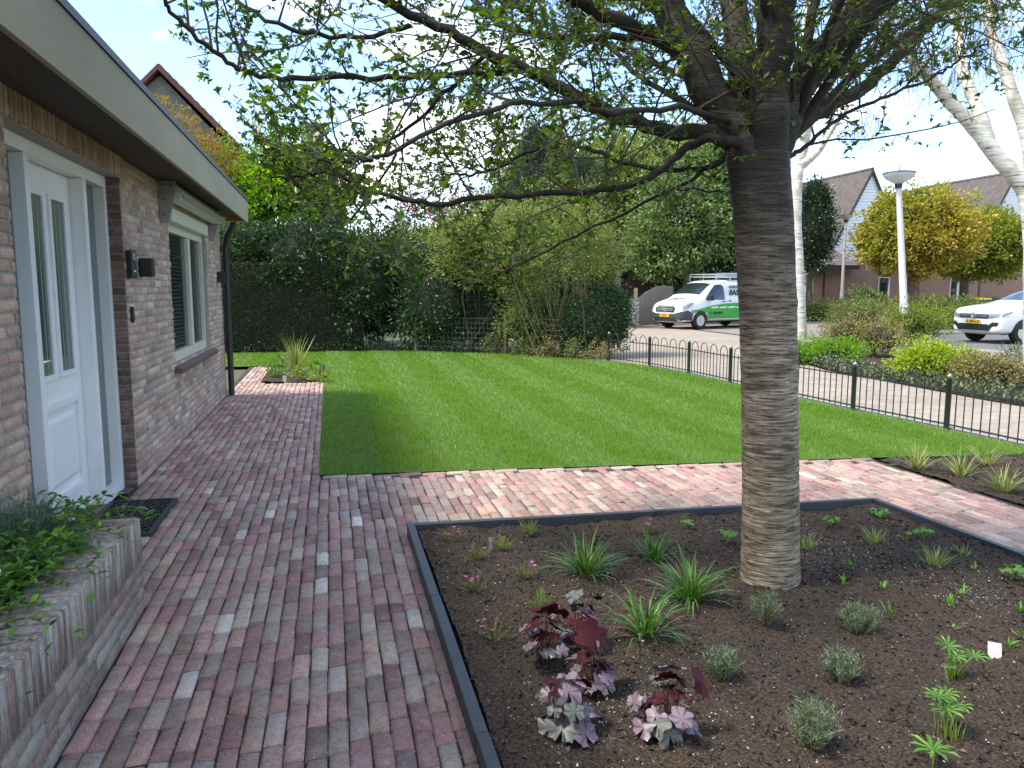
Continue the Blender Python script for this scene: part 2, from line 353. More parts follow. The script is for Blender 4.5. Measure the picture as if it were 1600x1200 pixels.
# ---------------------------------------------------------------- bricks
def chamfer_arrays(C, D, U, V, Nn, ch):
    """bricks as chamfered blocks: C centres, D sizes (along U, V, N)"""
    C = np.asarray(C, float); D = np.asarray(D, float); n = len(C)
    t = [(-1, -1, -1, 0), (1, -1, -1, 0), (1, 1, -1, 0), (-1, 1, -1, 0), (-1, -1, 1, 1), (1, -1, 1, 1), (1, 1, 1, 1), (-1, 1, 1, 1), (-1, -1, 1, 2), (1, -1, 1, 2), (1, 1, 1, 2), (-1, 1, 1, 2)]
    out_ = np.zeros((n, 12, 3))
    U = np.broadcast_to(np.asarray(U, float), (n, 3)); V = np.broadcast_to(np.asarray(V, float), (n, 3)); Nn = np.broadcast_to(np.asarray(Nn, float), (n, 3))
    for k, (a, b_, c_, lv) in enumerate(t):
        ins = ch if lv == 2 else 0; dz = -ch if lv == 1 else 0
        out_[:, k] = C+U*(a*(D[:, :1]/2-ins))+V*(b_*(D[:, 1:2]/2-ins))+Nn*(c_*D[:, 2:3]/2+dz)
    q = np.array([[0, 1, 5, 4], [1, 2, 6, 5], [2, 3, 7, 6], [3, 0, 4, 7], [4, 5, 9, 8], [5, 6, 10, 9], [6, 7, 11, 10], [7, 4, 8, 11], [8, 9, 10, 11], [3, 2, 1, 0]])
    Fc = (np.arange(n)[:, None, None]*12+q[None]).reshape(-1, 4)
    return out_, Fc
def lay_bricks(parent, C, D, U, V, Nn, tints, mats, ch=.005, nobj=300, pname='brick', jname='brickwork', jitter=.004, score=None, label=None):
    """the nearest ones in view as single brick objects, the rest joined"""
    C = np.asarray(C, float); D = np.asarray(D, float); n = len(C); tints = np.asarray(tints)
    U = np.array(U, float); V = np.array(V, float); Nn = np.array(Nn, float)
    sc = np.full(n, 1e9)
    for k in range(n):
        x, y, z = proj(C[k])
        if z > .3 and -10 < x < 1610 and -10 < y < 1210: sc[k] = z
        if score is not None and not score(C[k], x, y): sc[k] = 1e9
    order = np.argsort(sc); pick = [k for k in order[:nobj] if sc[k] < 1e8]; ps = set(pick)
    d0 = np.median(D, 0); Vt, Fc = chamfer_arrays([(0, 0, 0)], [d0], (1, 0, 0), (0, 1, 0), (0, 0, 1), ch)
    protos = []
    for q in range(6):
        v = Vt[0].copy(); v[8:] += rng.normal(size=(4, 3))*jitter*.35; v[4:8] += rng.normal(size=(4, 3))*jitter*.3
        me = npmesh(pname, v, Fc); me.materials.append(MATS[mats[0]]); protos.append(me)
    for k in pick:
        o = bpy.data.objects.new(pname, protos[k % 6]); COL.objects.link(o); o.parent = parent
        s = D[k]/d0
        M = Matrix(((U[0]*s[0], V[0]*s[1], Nn[0]*s[2], C[k, 0]), (U[1]*s[0], V[1]*s[1], Nn[1]*s[2], C[k, 1]), (U[2]*s[0], V[2]*s[1], Nn[2]*s[2], C[k, 2]), (0, 0, 0, 1)))
        tw = Matrix.Rotation(rng.normal()*.006, 4, Vector(Nn)) @ Matrix.Rotation(rng.normal()*.006, 4, Vector(U))
        o.matrix_local = Matrix.Translation(C[k]) @ tw @ Matrix.Translation(-Vector(C[k])) @ M
        o.color = (*tints[k], 1)
    rest = [k for k in range(n) if k not in ps]
    if rest:
        Vt, Fc = chamfer_arrays(C[rest], D[rest], U, V, Nn, ch)
        Vt[:, 4:] += (rng.normal(size=(len(rest), 1, 3))*jitter*.4)+(rng.normal(size=(len(rest), 8, 3))*jitter*.2)
        o = link(jname, npmesh(jname, Vt.reshape(-1, 3), Fc, tint=np.repeat(tints[rest], 12, 0)), mats[1], parent); o['kind'] = 'stuff'
def pick_tints(n, pal, w, jit=.12):
    pal = np.array(pal); w = np.array(w, float); k = rng.choice(len(pal), n, p=w/w.sum())
    return np.clip(pal[k]*(1+jit*rng.normal(size=(n, 1)))*(1+.014*rng.normal(size=(n, 3))), .01, .9)
# ---------------------------------------------------------------- the clinker path
LAWN = [(-.13, 6.46), (1.5, 6.31), (4.74, 5.99), (6.6, 5.74), (6.56, 7.06), (6.44, 8.49), (6.33, 11.41), (6.30, 12.9), (6.16, 14.2), (5.75, 15.3), (5.0, 16.2), (4.0, 17.6), (2.0, 18.95), (1.2, 19.2), (-4.5, 19.4), (-4.5, 16.02), (-.15, 16.0)]
BED = [(.455, 1.0), (.47, 4.69), (3.68, 4.53), (3.75, 1.0)]
def inpoly(x, y, P):
    c = False; j = len(P)-1
    for i in range(len(P)):
        if (P[i][1] > y) != (P[j][1] > y) and x < (P[j][0]-P[i][0])*(y-P[i][1])/(P[j][1]-P[i][1])+P[i][0]: c = not c
        j = i
    return c
def lawn_front(x): return 6.46-(x+.13)*.0965
def on_path(x, y):
    if y < .9 or x < -1.49: return False
    if x < -.14: return y < 15.98 and not (x < -.93 and y < 3.93) and not (-1.15 < x and 13.1 < y) and not (x < -1.48)
    if x > 4.80: return False
    if y > lawn_front(x)-.085: return False
    return not inpoly(x, y, BED)
path = sheet('path', [(-1.5, .5), (4.82, .5), (4.82, 5.99), (-.13, 6.47), (-.13, 16.0), (-1.6, 16.0)], -.012, 'joint_sand', label='red and grey clinker garden path along house and lawn', cat='path')
C, D = [], []
bw, bl = .0672, .203
ncol = int((4.80+1.5)/.0725)
for c_ in range(ncol):
    x = -1.5+.036+c_*.0725; y = .9+(.5 if c_ % 2 else 0)*bl+rng.uniform(-.035, .035)
    while y < 16.2:
        ln = bl if rng.random() > .07 else rng.choice([.10, .15])
        lo, hi = y, y+ln
        if on_path(x, y+ln/2):
            a, b_ = lo, hi                                # cut bricks at the borders
            while not on_path(x, a+.01) and b_-a > .03: a += .01
            while not on_path(x, b_-.01) and b_-a > .03: b_ -= .01
            if b_-a > .035: C.append((x, (a+b_)/2, -.020+rng.normal()*.0016)); D.append((bw, b_-a-.006, .04))
        y += ln+.0035
x = -.1
while x < 4.75:                                          # stretcher row along the lawn's front
    C.append((x+.1, lawn_front(x+.1)-.042, -.020)); D.append((.198, .066, .04)); x += .204
pal = [S(180, 143, 134), S(166, 128, 120), S(177, 160, 145), S(190, 173, 157), S(168, 149, 135), S(193, 163, 146), S(158, 135, 122), S(224, 213, 200), S(183, 148, 136)]
lay_bricks(path, C, D, (1, 0, 0), (0, 1, 0), (0, 0, 1), pick_tints(len(C), pal, [17, 11, 13, 9, 12, 14, 10, .8, 14]), ('paver', 'paver_joined'), .0075, 300, 'brick', 'brick_paving', .007)
# joint grit strewn over the pavers
P = np.c_[rng.uniform(-.9, .45, 1100), 2.2+rng.exponential(1.3, 1100), np.full(1100, .001)]
V, Fc = leaf_arrays(P, rdir(1100)*[1, 1, .2], rng.uniform(.003, .007, 1100), rng.uniform(.003, .006, 1100), .5)
tag(link('grit', npmesh('grit', V, Fc), 'perlite'), 'pale grit grains scattered over the clinker path', 'grit', None, 'stuff')
# ---------------------------------------------------------------- house
house = tag(empty('house', (-1.5, 6, 0)), 'single-storey brick house with white front door and cream fascia', 'house')
def hp(o): o.parent = house; o.matrix_parent_inverse = Matrix.Translation((1.5, -6, 0)); return o
WX = -1.5; DY0, DY1, DT = 4.27, 6.40, 2.37; WY0, WY1, WZ0, WZ1 = 8.12, 10.42, .80, 2.33; HY0, HY1 = -3.0, 11.75; ZT = 2.52
mw = MB(); xi = WX-.20; xo = WX-.007
for (y0, y1, z0, z1) in ((HY0, DY0, -.05, ZT), (DY0, DY1, DT, ZT), (DY1, WY0, -.05, ZT), (WY0, WY1, -.05, WZ0), (WY0, WY1, WZ1, ZT), (WY1, HY1, -.05, ZT)):
    mw.box(xi, xo, y0, y1, z0, z1)
mw.box(-9.5, xi, HY1-.2, HY1-.007, -.05, ZT); mw.box(-9.5, -9.3, HY0, HY1-.2, -.05, ZT); mw.box(-9.3, xi, HY0, HY0+.2, -.05, ZT)
mw.prism([(-9.5, ZT), (xo, ZT), (-5.5, 5.2)], 1, HY1-.2, HY1-.007)
wall = hp(mw.build('wall', 'mortar'))
C, D = [], []; ch_, bl_ = .0625, .22
r = 0; z = 0
while z < ZT-.03:
    y = HY0+(.11 if r % 2 else 0)+1.5
    while y < HY1-.02:
        a, b_ = y, min(y+.21, HY1)
        zc_ = z+.026
        segs = [(a, b_)]
        for (o0, o1, z0, z1) in ((DY0, DY1, -1, DT+.20), (WY0, WY1, WZ0-.02, WZ1+.02)):
            if z0 < zc_ < z1:
                ns = []
                for (p, q) in segs:
                    if q <= o0 or p >= o1: ns.append((p, q)); continue
                    if p < o0: ns.append((p, o0))
                    if q > o1: ns.append((o1, q))
                segs = ns
        for (p, q) in segs:
            if q-p > .03: C.append((WX-.012+rng.normal()*.0009, (p+q)/2, zc_)); D.append((q-p-.002, .0525, .024))
        y += .22
    z += ch_; r += 1
y = DY0-.1
while y < DY1+.1:                                        # soldier course over the door
    C.append((WX-.011, y+.026, DT+.105)); D.append((.05, .195, .026)); y += .0605
hpal = [S(204, 174, 156), S(194, 162, 144), S(208, 183, 163), S(188, 155, 138), S(213, 188, 166), S(178, 154, 138), S(214, 193, 172)]
lay_bricks(wall, C, D, (0, 1, 0), (0, 0, 1), (1, 0, 0), pick_tints(len(C), hpal, [5, 5, 4, 4, 2, 2, 1], .13), ('house_brick', 'house_brick_joined'), .004, 300, 'brick', 'brickwork', .005, label=None)
# brick reveal at the far side of the door and of the window
C, D = [], []; z = 0
while z < DT-.02:
    C.append((WX-.06, DY1-.004, z+.026)); D.append((.10, .0525, .016)); z += ch_
lay_bricks(wall, C, D, (1, 0, 0), (0, 0, 1), (0, -1, 0), pick_tints(len(C), [S(120, 94, 82), S(110, 86, 75), S(128, 102, 90)], [1, 1, 1]), ('house_brick', 'house_brick_joined'), .003, 60, 'brick', 'brickwork', .003)
# roof, fascia, soffit
EX, EZ = -1.08, 2.775
mr = MB(); ty = math.tan(R(32)); ridge = (-5.5, EZ+ty*(5.5+EX))
mr.prism([(EX+.01, EZ-.03), (EX+.01, EZ+.012), (ridge[0], ridge[1]+.03), (-9.93, EZ+.012), (-9.93, EZ-.03), (ridge[0], ridge[1]-.06)], 1, HY0-.1, 11.56)
roof = hp(mr.build('roof', 'dark_trim'))
hp(MB().box(EX-.03, EX, HY0-.1, 11.5, 2.455, EZ-.032).build('fascia', 'fascia_paint', bevel=.004))
hp(MB().prism([(EX-.032, 2.47), (EX-.032, EZ-.05), (WX, 2.98), (WX, 2.58)], 1, 11.44, 11.48).build('verge_board', 'raw_wood'))
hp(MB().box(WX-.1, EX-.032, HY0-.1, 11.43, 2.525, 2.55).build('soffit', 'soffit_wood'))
hp(MB().box(-1.36, EX-.035, 11.30, 11.435, 2.46, 2.523).build('eave_block', 'raw_wood'))
# downpipe
pm = MB().tube([(-1.22, 11.42, 2.56), (-1.30, 11.55, 2.42), (-1.40, 11.70, 2.28), (-1.43, 11.72, 2.1), (-1.43, 11.72, .01)], .042, 14)
dp = hp(pm.build('downpipe', 'pipe_plastic', smooth=True))
for z in (.75, 1.75):
    c_ = MB().lathe([(.043, 0), (.052, .002), (.052, .03), (.043, .032)], (-1.43, 11.72, z), 14); c_.box(-1.5, -1.43, 11.712, 11.728, z+.008, z+.024)
    o = c_.build('pipe_clip', 'pipe_plastic', dp); o.matrix_parent_inverse = dp.matrix_basis.inverted()
# ---- front door set
fx = -1.60
def part(o, p): o.parent = p; return o
dframe = hp(MB().box(fx-.12, fx, DY0+.002, DY0+.075, 0.0, DT-.002).build('door_frame', 'white_paint', bevel=.004))
def sub(mbuild, name, mat, par, bevel=0, smooth=False):
    o = mbuild.build(name, mat, None, smooth, bevel); o.parent = par; return o
for (y0, y1, z0, z1, nm) in ((4.79, 4.86, .0, 2.285, 'mullion'), (5.83, 5.90, .0, 2.285, 'mullion'), (6.325, 6.392, .0, 2.285, 'jamb'), (DY0+.076, 6.392, 2.287, DT-.002, 'head_rail'), (5.902, 6.323, .0, .07, 'bottom_rail'), (DY0+.077, 4.788, .0, .07, 'bottom_rail')):
    sub(MB().box(fx-.12, fx, y0, y1, z0, z1), nm, 'white_paint', dframe, .004)
for (y0, y1) in ((5.90, 6.325), (4.347, 4.79)):
    sub(MB().box(fx-.085, fx-.075, y0, y1, .071, 2.285), 'side_pane', 'door_glass', dframe)
sub(MB().box(fx-.16, fx+.02, 4.86, 5.83, .0, .028), 'threshold', 'sill_tile', dframe, .003)
dx = -1.69                                               # outer face of the door leaf
door = hp(MB().box(dx-.055, dx, 4.864, 5.826, .03, 2.283).build('door', 'white_paint'))
def moulding(y0, y1, z0, z1, w=.035, d=.016, nm='moulding'):
    m_ = MB()
    for (a, b_, c_, e_) in ((y0-w, y1+w, z1, z1+w), (y0-w, y1+w, z0-w, z0), (y0-w, y0, z0, z1), (y1, y1+w, z0, z1)): m_.box(dx, dx+d, a, b_, c_, e_)
    sub(m_, nm, 'white_paint', door, .004)
for (y0, y1) in ((5.03, 5.27), (5.42, 5.66)):
    moulding(y0, y1, 1.02, 2.10)
    sub(MB().box(dx-.004, dx+.003, y0, y1, 1.02, 2.10), 'pane', 'door_glass', door)
    for k in range(1, 3): sub(MB().box(dx+.003, dx+.006, y0+(y1-y0)*k/3-.004, y0+(y1-y0)*k/3+.004, 1.02, 2.10), 'glazing_strip', 'grey_metal', door)
moulding(5.03, 5.66, .26, .80, .045, .02)
sub(MB().hexa([(dx+.001, 5.08, .31), (dx+.001, 5.61, .31), (dx+.001, 5.61, .75), (dx+.001, 5.08, .75), (dx+.014, 5.11, .34), (dx+.014, 5.58, .34), (dx+.014, 5.58, .72), (dx+.014, 5.11, .72)]), 'panel', 'white_paint', door)
hd = MB().tube([(dx, 4.95, 1.12), (dx+.05, 4.95, 1.12), (dx+.055, 4.96, 1.12), (dx+.055, 5.06, 1.115)], .011, 10); hd.box(dx, dx+.008, 4.93, 4.97, 1.03, 1.20)
sub(hd, 'handle', 'chrome', door, 0, True)
# ---- window with blinds, shutter box, sill
wx = WX-.05
win = hp(MB().box(wx-.07, wx, WY0+.002, WY0+.07, WZ0+.002, WZ1-.14).build('window', 'cream_paint', bevel=.004))
for (y0, y1, z0, z1, nm) in ((WY1-.072, WY1-.002, WZ0+.002, WZ1-.14, 'frame'), (WY0+.072, WY1-.074, WZ0+.002, WZ0+.10, 'frame'), (WY0+.072, WY1-.074, WZ1-.22, WZ1-.14, 'frame'), (9.42, 9.56, WZ0+.102, WZ1-.222, 'mullion')):
    sub(MB().box(wx-.07, wx+.001, y0, y1, z0, z1), nm, 'cream_paint', win, .004)
sub(MB().box(wx-.09, WX+.035, WY0+.004, WY1-.004, WZ1-.138, WZ1-.004), 'shutter_box', 'cream_paint', win, .012)
for (y0, y1) in ((WY0+.072, 9.418), (9.562, WY1-.074)): sub(MB().box(wx-.045, wx-.037, y0, y1, WZ0+.102, WZ1-.222), 'pane', 'window_glass', win)
z = WZ0+.14; sm = MB().hexa([(-.022, -.63, .008), (.022, -.63, -.008), (.022, .63, -.008), (-.022, .63, .008), (-.022, -.63, .0095), (.022, -.63, -.0065), (.022, .63, -.0065), (-.022, .63, .0095)])
sm.v = [(x_, y_*.98, z_) for x_, y_, z_ in sm.v]
s0 = sub(sm, 'blind_slat', 'blind_slat', win); s0.location = (wx-.10, 8.80, z); z += .042
while z < WZ1-.25:
    s1 = s0.copy(); COL.objects.link(s1); s1.location.z = z; z += .042
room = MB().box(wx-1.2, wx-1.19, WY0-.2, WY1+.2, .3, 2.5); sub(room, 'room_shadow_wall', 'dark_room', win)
st = sub(MB().hexa([(WX-.05, WY0-.08, WZ0-.075), (WX+.075, WY0-.08, WZ0-.085), (WX+.075, WY1+.10, WZ0-.085), (WX-.05, WY1+.10, WZ0-.075), (WX-.05, WY0-.08, WZ0-.005), (WX+.075, WY0-.08, WZ0-.035), (WX+.075, WY1+.10, WZ0-.035), (WX-.05, WY1+.10, WZ0-.005)]), 'window_sill', 'sill_tile', win, .004)
for o in list(house.children): o.matrix_parent_inverse = Matrix.Translation((1.5, -6, 0))
# ---- sun awning cassette with bracket plates
aw = tag(empty('awning', (WX, 9.2, 2.4)), 'rolled up grey sun awning cassette above the house window', 'awning')
def api(o): o.parent = aw; o.matrix_parent_inverse = Matrix.Translation((-WX, -9.2, -2.4)); return o
for y in (7.74, 10.66):
    o = api(MB().prism([(WX+.001, 2.523), (WX+.15, 2.523), (WX+.145, 2.42), (WX+.075, 2.15), (WX+.001, 2.14)], 1, y, y+.035).build('bracket_plate', 'grey_metal', bevel=.003))
    if y < 8:
        for (bx_, bz) in ((.04, 2.49), (.11, 2.49), (.05, 2.36), (.04, 2.22)):
            q = MB().lathe([(.009, 0), (.009, .006)], (WX+bx_, y-.006, bz), 8, 1).build('bolt', 'dark_trim'); q.parent = o; q.matrix_parent_inverse = Matrix()
api(MB().prism([(WX+.03, 2.40), (WX+.06, 2.365), (WX+.17, 2.365), (WX+.195, 2.39), (WX+.195, 2.44), (WX+.15, 2.50), (WX+.06, 2.515), (WX+.03, 2.51)], 1, 7.79, 10.64).build('cassette', 'awning_metal', bevel=.006))
api(MB().box(WX+.196, WX+.212, 7.80, 10.63, 2.375, 2.415).build('front_rail', 'grey_metal', bevel=.003))
# ---- wall fittings
def fit(name, label, cat, loc, group=None): return tag(empty(name, loc), label, cat, group)
def lampbox(y, z, label, w=.11, h=.15, d=.10):
    t = fit('wall_lamp', label, 'wall lamp', (WX, y, z), 'black wall lamps on the house front')
    for (b0, nm, mt) in ((MB().box(.012, d, -w/2, w/2, -h/2, h/2), 'housing', 'black_metal'), (MB().box(.0, .011, -w/2+.015, w/2-.015, -h/2+.015, h/2-.015), 'back_plate', 'black_metal')):
        o = b0.build(nm, mt, t, bevel=.003 if nm == 'housing' else 0)
lampbox(6.86, 1.715, 'black box wall lamp next to the house number plate'); lampbox(11.32, 1.70, 'black box wall lamp between window and downpipe')
t = fit('house_number_plate', 'dark plate with white house number on brick wall', 'sign', (WX, 6.46, 1.73))
MB().box(.001, .04, -.03, .03, -.105, .105).build('box', 'black_metal', t, bevel=.002)
MB().box(.041, .05, -.075, .075, -.11, .11).build('plate', 'sign_face', t, bevel=.002)
Mx = Matrix(((0, 0, 1, .0505), (1, 0, 0, 0), (0, 1, 0, 0), (0, 0, 0, 1)))
text_mesh('numeral', '11', .085, 'white_mark', t, Matrix.Translation((0, 0, .055)) @ Mx, .0006)
for (y_, w_) in ((-.022, .02), (.004, .024), (.028, .012)): MB().box(.0502, .0512, y_-w_/2, y_+w_/2, -.058, -.046).build('small_print', 'white_mark', t)
t = fit('doorbell', 'small black doorbell on brick wall beside door', 'doorbell', (WX, 6.47, 1.345))
MB().box(.001, .022, -.022, .022, -.062, .062).build('housing', 'black_metal', t, bevel=.004); MB().lathe([(.012, 0), (.012, .004), (.009, .006)], (.022, 0, -.025), 16, 0).build('button', 'rubber', t)
# ---- door mat
mat_t = tag(empty('door_mat', (-1.355, 5.48, .004)), 'black rubber grid door mat before the white door', 'door mat')
mm = MB(); a, b_ = .225, .43
for (x0, x1, y0, y1) in ((-a, a, -b_, -b_+.03), (-a, a, b_-.03, b_), (-a, -a+.03, -b_+.03, b_-.03), (a-.03, a, -b_+.03, b_-.03), (-.012, .012, -b_+.03, b_-.03)): mm.box(x0, x1, y0, y1, 0, .022)
mm.build('border', 'rubber', mat_t, bevel=.003)
gm = MB()
for s_ in (-1, 1):
    cx_ = s_*.1035
    for k in range(15):
        y = -b_+.055+k*.0555
        for q in range(3):
            xx = cx_-.06+q*.06+(.03 if k % 2 else 0)-.015
            gm.tube([(xx+.026*math.cos(t_), y+.030*math.sin(t_), .010) for t_ in np.linspace(0, 2*math.pi, 9)], .0055, 4, cap=False)
gm.build('grid', 'rubber', mat_t)
sheetm = MB().box(-a+.03, a-.03, -b_+.03, b_-.03, 0.0, .003).build('backing', 'rubber', mat_t)
# ---------------------------------------------------------------- brick planter by the door
planter = tag(empty('brick_planter', (-1.0, 2.6, 0)), 'low brick planter with upright coping bricks beside the house', 'planter')
px0, px1, py0, py1, pz = -1.13, -.92, .6, 3.90, .455
core = MB().box(px0+.008, px1-.008, py0, py1-.008, -.02, pz-.006); core.box(WX, px0+.008, py1-.20, py1-.008, -.02, pz-.006)
pw = core.build('wall', 'pale_mortar'); pw.parent = planter; pw.matrix_parent_inverse = planter.matrix_basis.inverted() if False else Matrix.Translation((1.0, -2.6, 0))
tl = [S(158, 142, 128), S(168, 154, 140), S(150, 130, 116), S(174, 163, 150), S(150, 124, 112), S(142, 128, 116)]
C, D = [], []; y = py1-.028; 
while y > 1.2:
    C.append((-1.025, y, pz-.098)); D.append((.212, .052, .20)); y -= .0605
lay_bricks(pw, C, D, (1, 0, 0), (0, 1, 0), (0, 0, 1), pick_tints(len(C), tl, [3, 3, 3, 2, 2, 2], .10), ('planter_brick', 'planter_brick_joined'), .004, 120, 'brick', 'brickwork', .002)
C, D = [], []
for r in range(4):
    z = pz-.205-.033-r*.0625; y = py1-(.0 if r % 2 else .11)
    C.append((px1-.012, (py1+y)/2 if y < py1 else y-.105, z))
    D.append(((py1-y-.004) if y < py1 else .208, .0525, .026)); y = y if y < py1 else y-.22
    y -= .01
    while y > 1.2: C.append((px1-.012, y-.105, z)); D.append((.208, .0525, .026)); y -= .22
lay_bricks(pw, C, D, (0, 1, 0), (0, 0, 1), (1, 0, 0), pick_tints(len(C), tl, [3, 3, 3, 2, 2, 2], .10), ('house_brick', 'house_brick_joined'), .004, 120, 'brick', 'brickwork', .003)
C, D = [], []
x = px1-.03
while x > WX+.03: C.append((x-.026, py1-.1, pz-.098)); D.append((.052, .205, .20)); x -= .0605
lay_bricks(pw, C[4:], D[4:], (1, 0, 0), (0, 1, 0), (0, 0, 1), pick_tints(len(C)-4, tl, [3, 3, 3, 2, 2, 2], .14), ('house_brick', 'house_brick_joined'), .006, 20, 'brick', 'brickwork', .006)
ps_ = MB().box(WX+.001, px0+.006, .6, py1-.202, -.02, pz-.05).build('planter_soil', 'soil'); ps_.parent = planter; ps_.matrix_parent_inverse = Matrix.Translation((1.0, -2.6, 0))
# ---------------------------------------------------------------- lawn
simple('lawn_edge_soil', (.03, .025, .02), (.05, .04, .03), .95, 40, .5)
lo_ = sheet('lawn_soil', LAWN, .002, 'turf', label='turf under the mown lawn', cat='lawn')
xs = np.array(LAWN)
def pts_in_lawn(n, y0, y1, x0=-4.5, x1=6.7):
    P = np.c_[rng.uniform(x0, x1, n), rng.uniform(y0, y1, n)]; ok = np.zeros(n, bool); px_, py_ = P[:, 0], P[:, 1]
    j = len(xs)-1
    for i in range(len(xs)):
        c = ((xs[i, 1] > py_) != (xs[j, 1] > py_)) & (px_ < (xs[j, 0]-xs[i, 0])*(py_-xs[i, 1])/(xs[j, 1]-xs[i, 1]+1e-12)+xs[i, 0]); ok ^= c; j = i
    return P[ok]
Vs, off = [], 0
for (y0, y1, dens, w, x0) in ((5.6, 7.0, 7200, .0042, -.2), (7.0, 9.0, 5200, .0055, -.2), (9.0, 12.0, 3300, .0075, -.2), (12, 15.5, 2100, .010, -.2), (15.5, 19.5, 1300, .014, -4.5)):
    P = pts_in_lawn(int(dens*(y1-y0)*(6.7-x0)), y0, y1, x0); n_ = len(P)
    stripe = np.floor((P[:, 0]+.13+.02*np.sin(P[:, 1]*3))/.53).astype(int) % 2
    az = rng.uniform(0, 2*math.pi, n_); lean = rng.uniform(.15, .75, n_)
    d = np.c_[np.cos(az)*lean, np.sin(az)*lean+np.where(stripe == 0, .34, -.28), np.ones(n_)]
    hgt = rng.uniform(.026, .052, n_)*(1+.15*np.sin(P[:, 0]*7+P[:, 1]*5)); w_ = w*rng.uniform(.7, 1.3, n_)
    base = np.c_[P, np.full(n_, .0)]; tip = base+unit(d)*hgt[:, None]; a2 = rng.uniform(0, math.pi, n_); sd_ = np.c_[np.cos(a2), np.sin(a2), np.zeros(n_)]*w_[:, None]*.5
    Vs.append(np.stack([base-sd_, base+sd_, tip], 1).reshape(-1, 3))
V = np.concatenate(Vs); Fc = np.arange(len(V)).reshape(-1, 3)
tag(link('grass', npmesh('grass', V, Fc), 'grass'), 'short green mown grass of the striped lawn', 'grass', None, 'stuff')
# ---------------------------------------------------------------- planting beds
def soil_bed(name, x0, x1, y0, y1, inside, label, res=.035, amp=.022, z0=0.0):
    nx, ny = int((x1-x0)/res)+1, int((y1-y0)/res)+1
    X, Y = np.meshgrid(np.linspace(x0, x1, nx), np.linspace(y0, y1, ny))
    def wob(f, s): 
        r_ = np.random.default_rng(s); z_ = 0
        for _ in range(14):
            a = r_.uniform(0, 6.28); k = f*r_.uniform(.6, 1.6); z_ = z_+np.sin(k*(X*math.cos(a)+Y*math.sin(a))+r_.uniform(0, 6.28))
        return z_/14**.5
    Z = z0+amp*(.7*wob(3, 1)+.45*wob(11, 2)+.3*wob(28, 3))+rng.normal(size=X.shape)*amp*.22
    V = np.c_[X.ravel(), Y.ravel(), Z.ravel()]
    i = (np.arange(ny-1)[:, None]*nx+np.arange(nx-1)[None]).ravel(); Fc = np.c_[i, i+1, i+nx+1, i+nx]
    cx_, cy_ = V[Fc].mean(1)[:, 0], V[Fc].mean(1)[:, 1]
    Fc = Fc[[bool(inside(a, b_)) for a, b_ in zip(cx_, cy_)]]
    o = link(name, npmesh(name, V, Fc, True), 'soil'); tag(o, label, 'planting bed', None, 'structure')
    return lambda x, y: float(Z[min(max(int(round((y-y0)/(y1-y0)*(ny-1))), 0), ny-1), min(max(int(round((x-x0)/(x1-x0)*(nx-1))), 0), nx-1)])
inbed = lambda x, y: inpoly(x, y, [(.48, 1.0), (.50, 4.66), (3.66, 4.50), (3.73, 1.0)])
bz = soil_bed('planting_bed', .46, 3.75, 1.0, 4.69, inbed, 'dark soil bed around the cherry trunk inside black edging', z0=.045)
inb2 = lambda x, y: x > 4.80 and y < 5.92-(x-4.8)*.115 and x < 6.55
bz2 = soil_bed('planting_bed', 4.80, 6.6, 1.0, 5.95, inb2, 'dark soil bed between path and iron fence', z0=.01)
inb3 = lambda x, y: -1.14 < x < -.15 and 13.12 < y < 15.98
bz3 = soil_bed('planting_bed', -1.15, -.15, 13.1, 16.0, inb3, 'small soil bed in the path beside the lawn', .06, .02, .02)
def strew(name, mat, n, f_in, x0, x1, y0, y1, zf, s0, s1, label, cat, near=True, patch=None):
    P = []
    while len(P) < n:
        x = rng.uniform(x0, x1); y = y0+(y1-y0)*(rng.random()**(1.3 if near else 1))
        if f_in(x, y) and (patch is None or patch(x, y) > rng.random()): P.append((x, y, zf(x, y)+rng.uniform(-.002, .004)))
    P = np.array(P); sz = rng.uniform(s0, s1, n)*rng.uniform(.6, 1.3, n)
    T = unit(np.array([[1, 1, 1], [-1, -1, 1], [-1, 1, -1], [1, -1, -1], [0, 0, 1.6], [.2, -1.4, .3]]))
    O = T[None]+rng.normal(size=(n, 6, 3))*.3
    V = (P[:, None]+O*sz[:, None, None]*[1, 1, .7]).reshape(-1, 3); q = np.array([[0, 1, 4], [1, 2, 4], [2, 0, 4], [0, 5, 1], [1, 3, 2], [0, 2, 3], [0, 3, 5], [1, 5, 3]])
    Fc = (np.arange(n)[:, None, None]*6+q[None]).reshape(-1, 3)
    return tag(link(name, npmesh(name, V, Fc), mat), label, cat, None, 'stuff')
strew('soil_crumbs', 'soil_crumb', 15000, inbed, .48, 3.73, 1.2, 4.67, bz, .003, .011, 'loose crumbs of dark soil in the big bed', 'soil')
strew('soil_crumbs', 'soil_crumb', 2500, inb2, 4.8, 6.5, 2.5, 5.9, bz2, .005, .016, 'loose crumbs of dark soil in the bed by the fence', 'soil')
wp = [(1.0, 2.5, .45, 1), (2.9, 3.7, .5, .8), (3.1, 3.0, .35, .9), (2.55, 3.75, .4, .7), (1.3, 3.4, .5, .5), (3.3, 2.5, .35, .8), (.7, 3.9, .4, .4), (2.7, 4.2, .4, .5)]
strew('perlite_grains', 'perlite', 2400, inbed, .48, 3.73, 1.9, 4.67, lambda x, y: bz(x, y)+.003, .002, .0046, 'white perlite grains from potting soil in the big bed', 'perlite', True,
      lambda x, y: .05+sum(a*math.exp(-((x-cx)**2+(y-cy)**2)/(2*(r*.5)**2)) for cx, cy, r, a in wp))
strew('perlite_grains', 'perlite', 250, inb2, 4.8, 6.4, 3.5, 5.9, lambda x, y: bz2(x, y)+.004, .002, .004, 'white perlite grains in the bed by the fence', 'perlite')
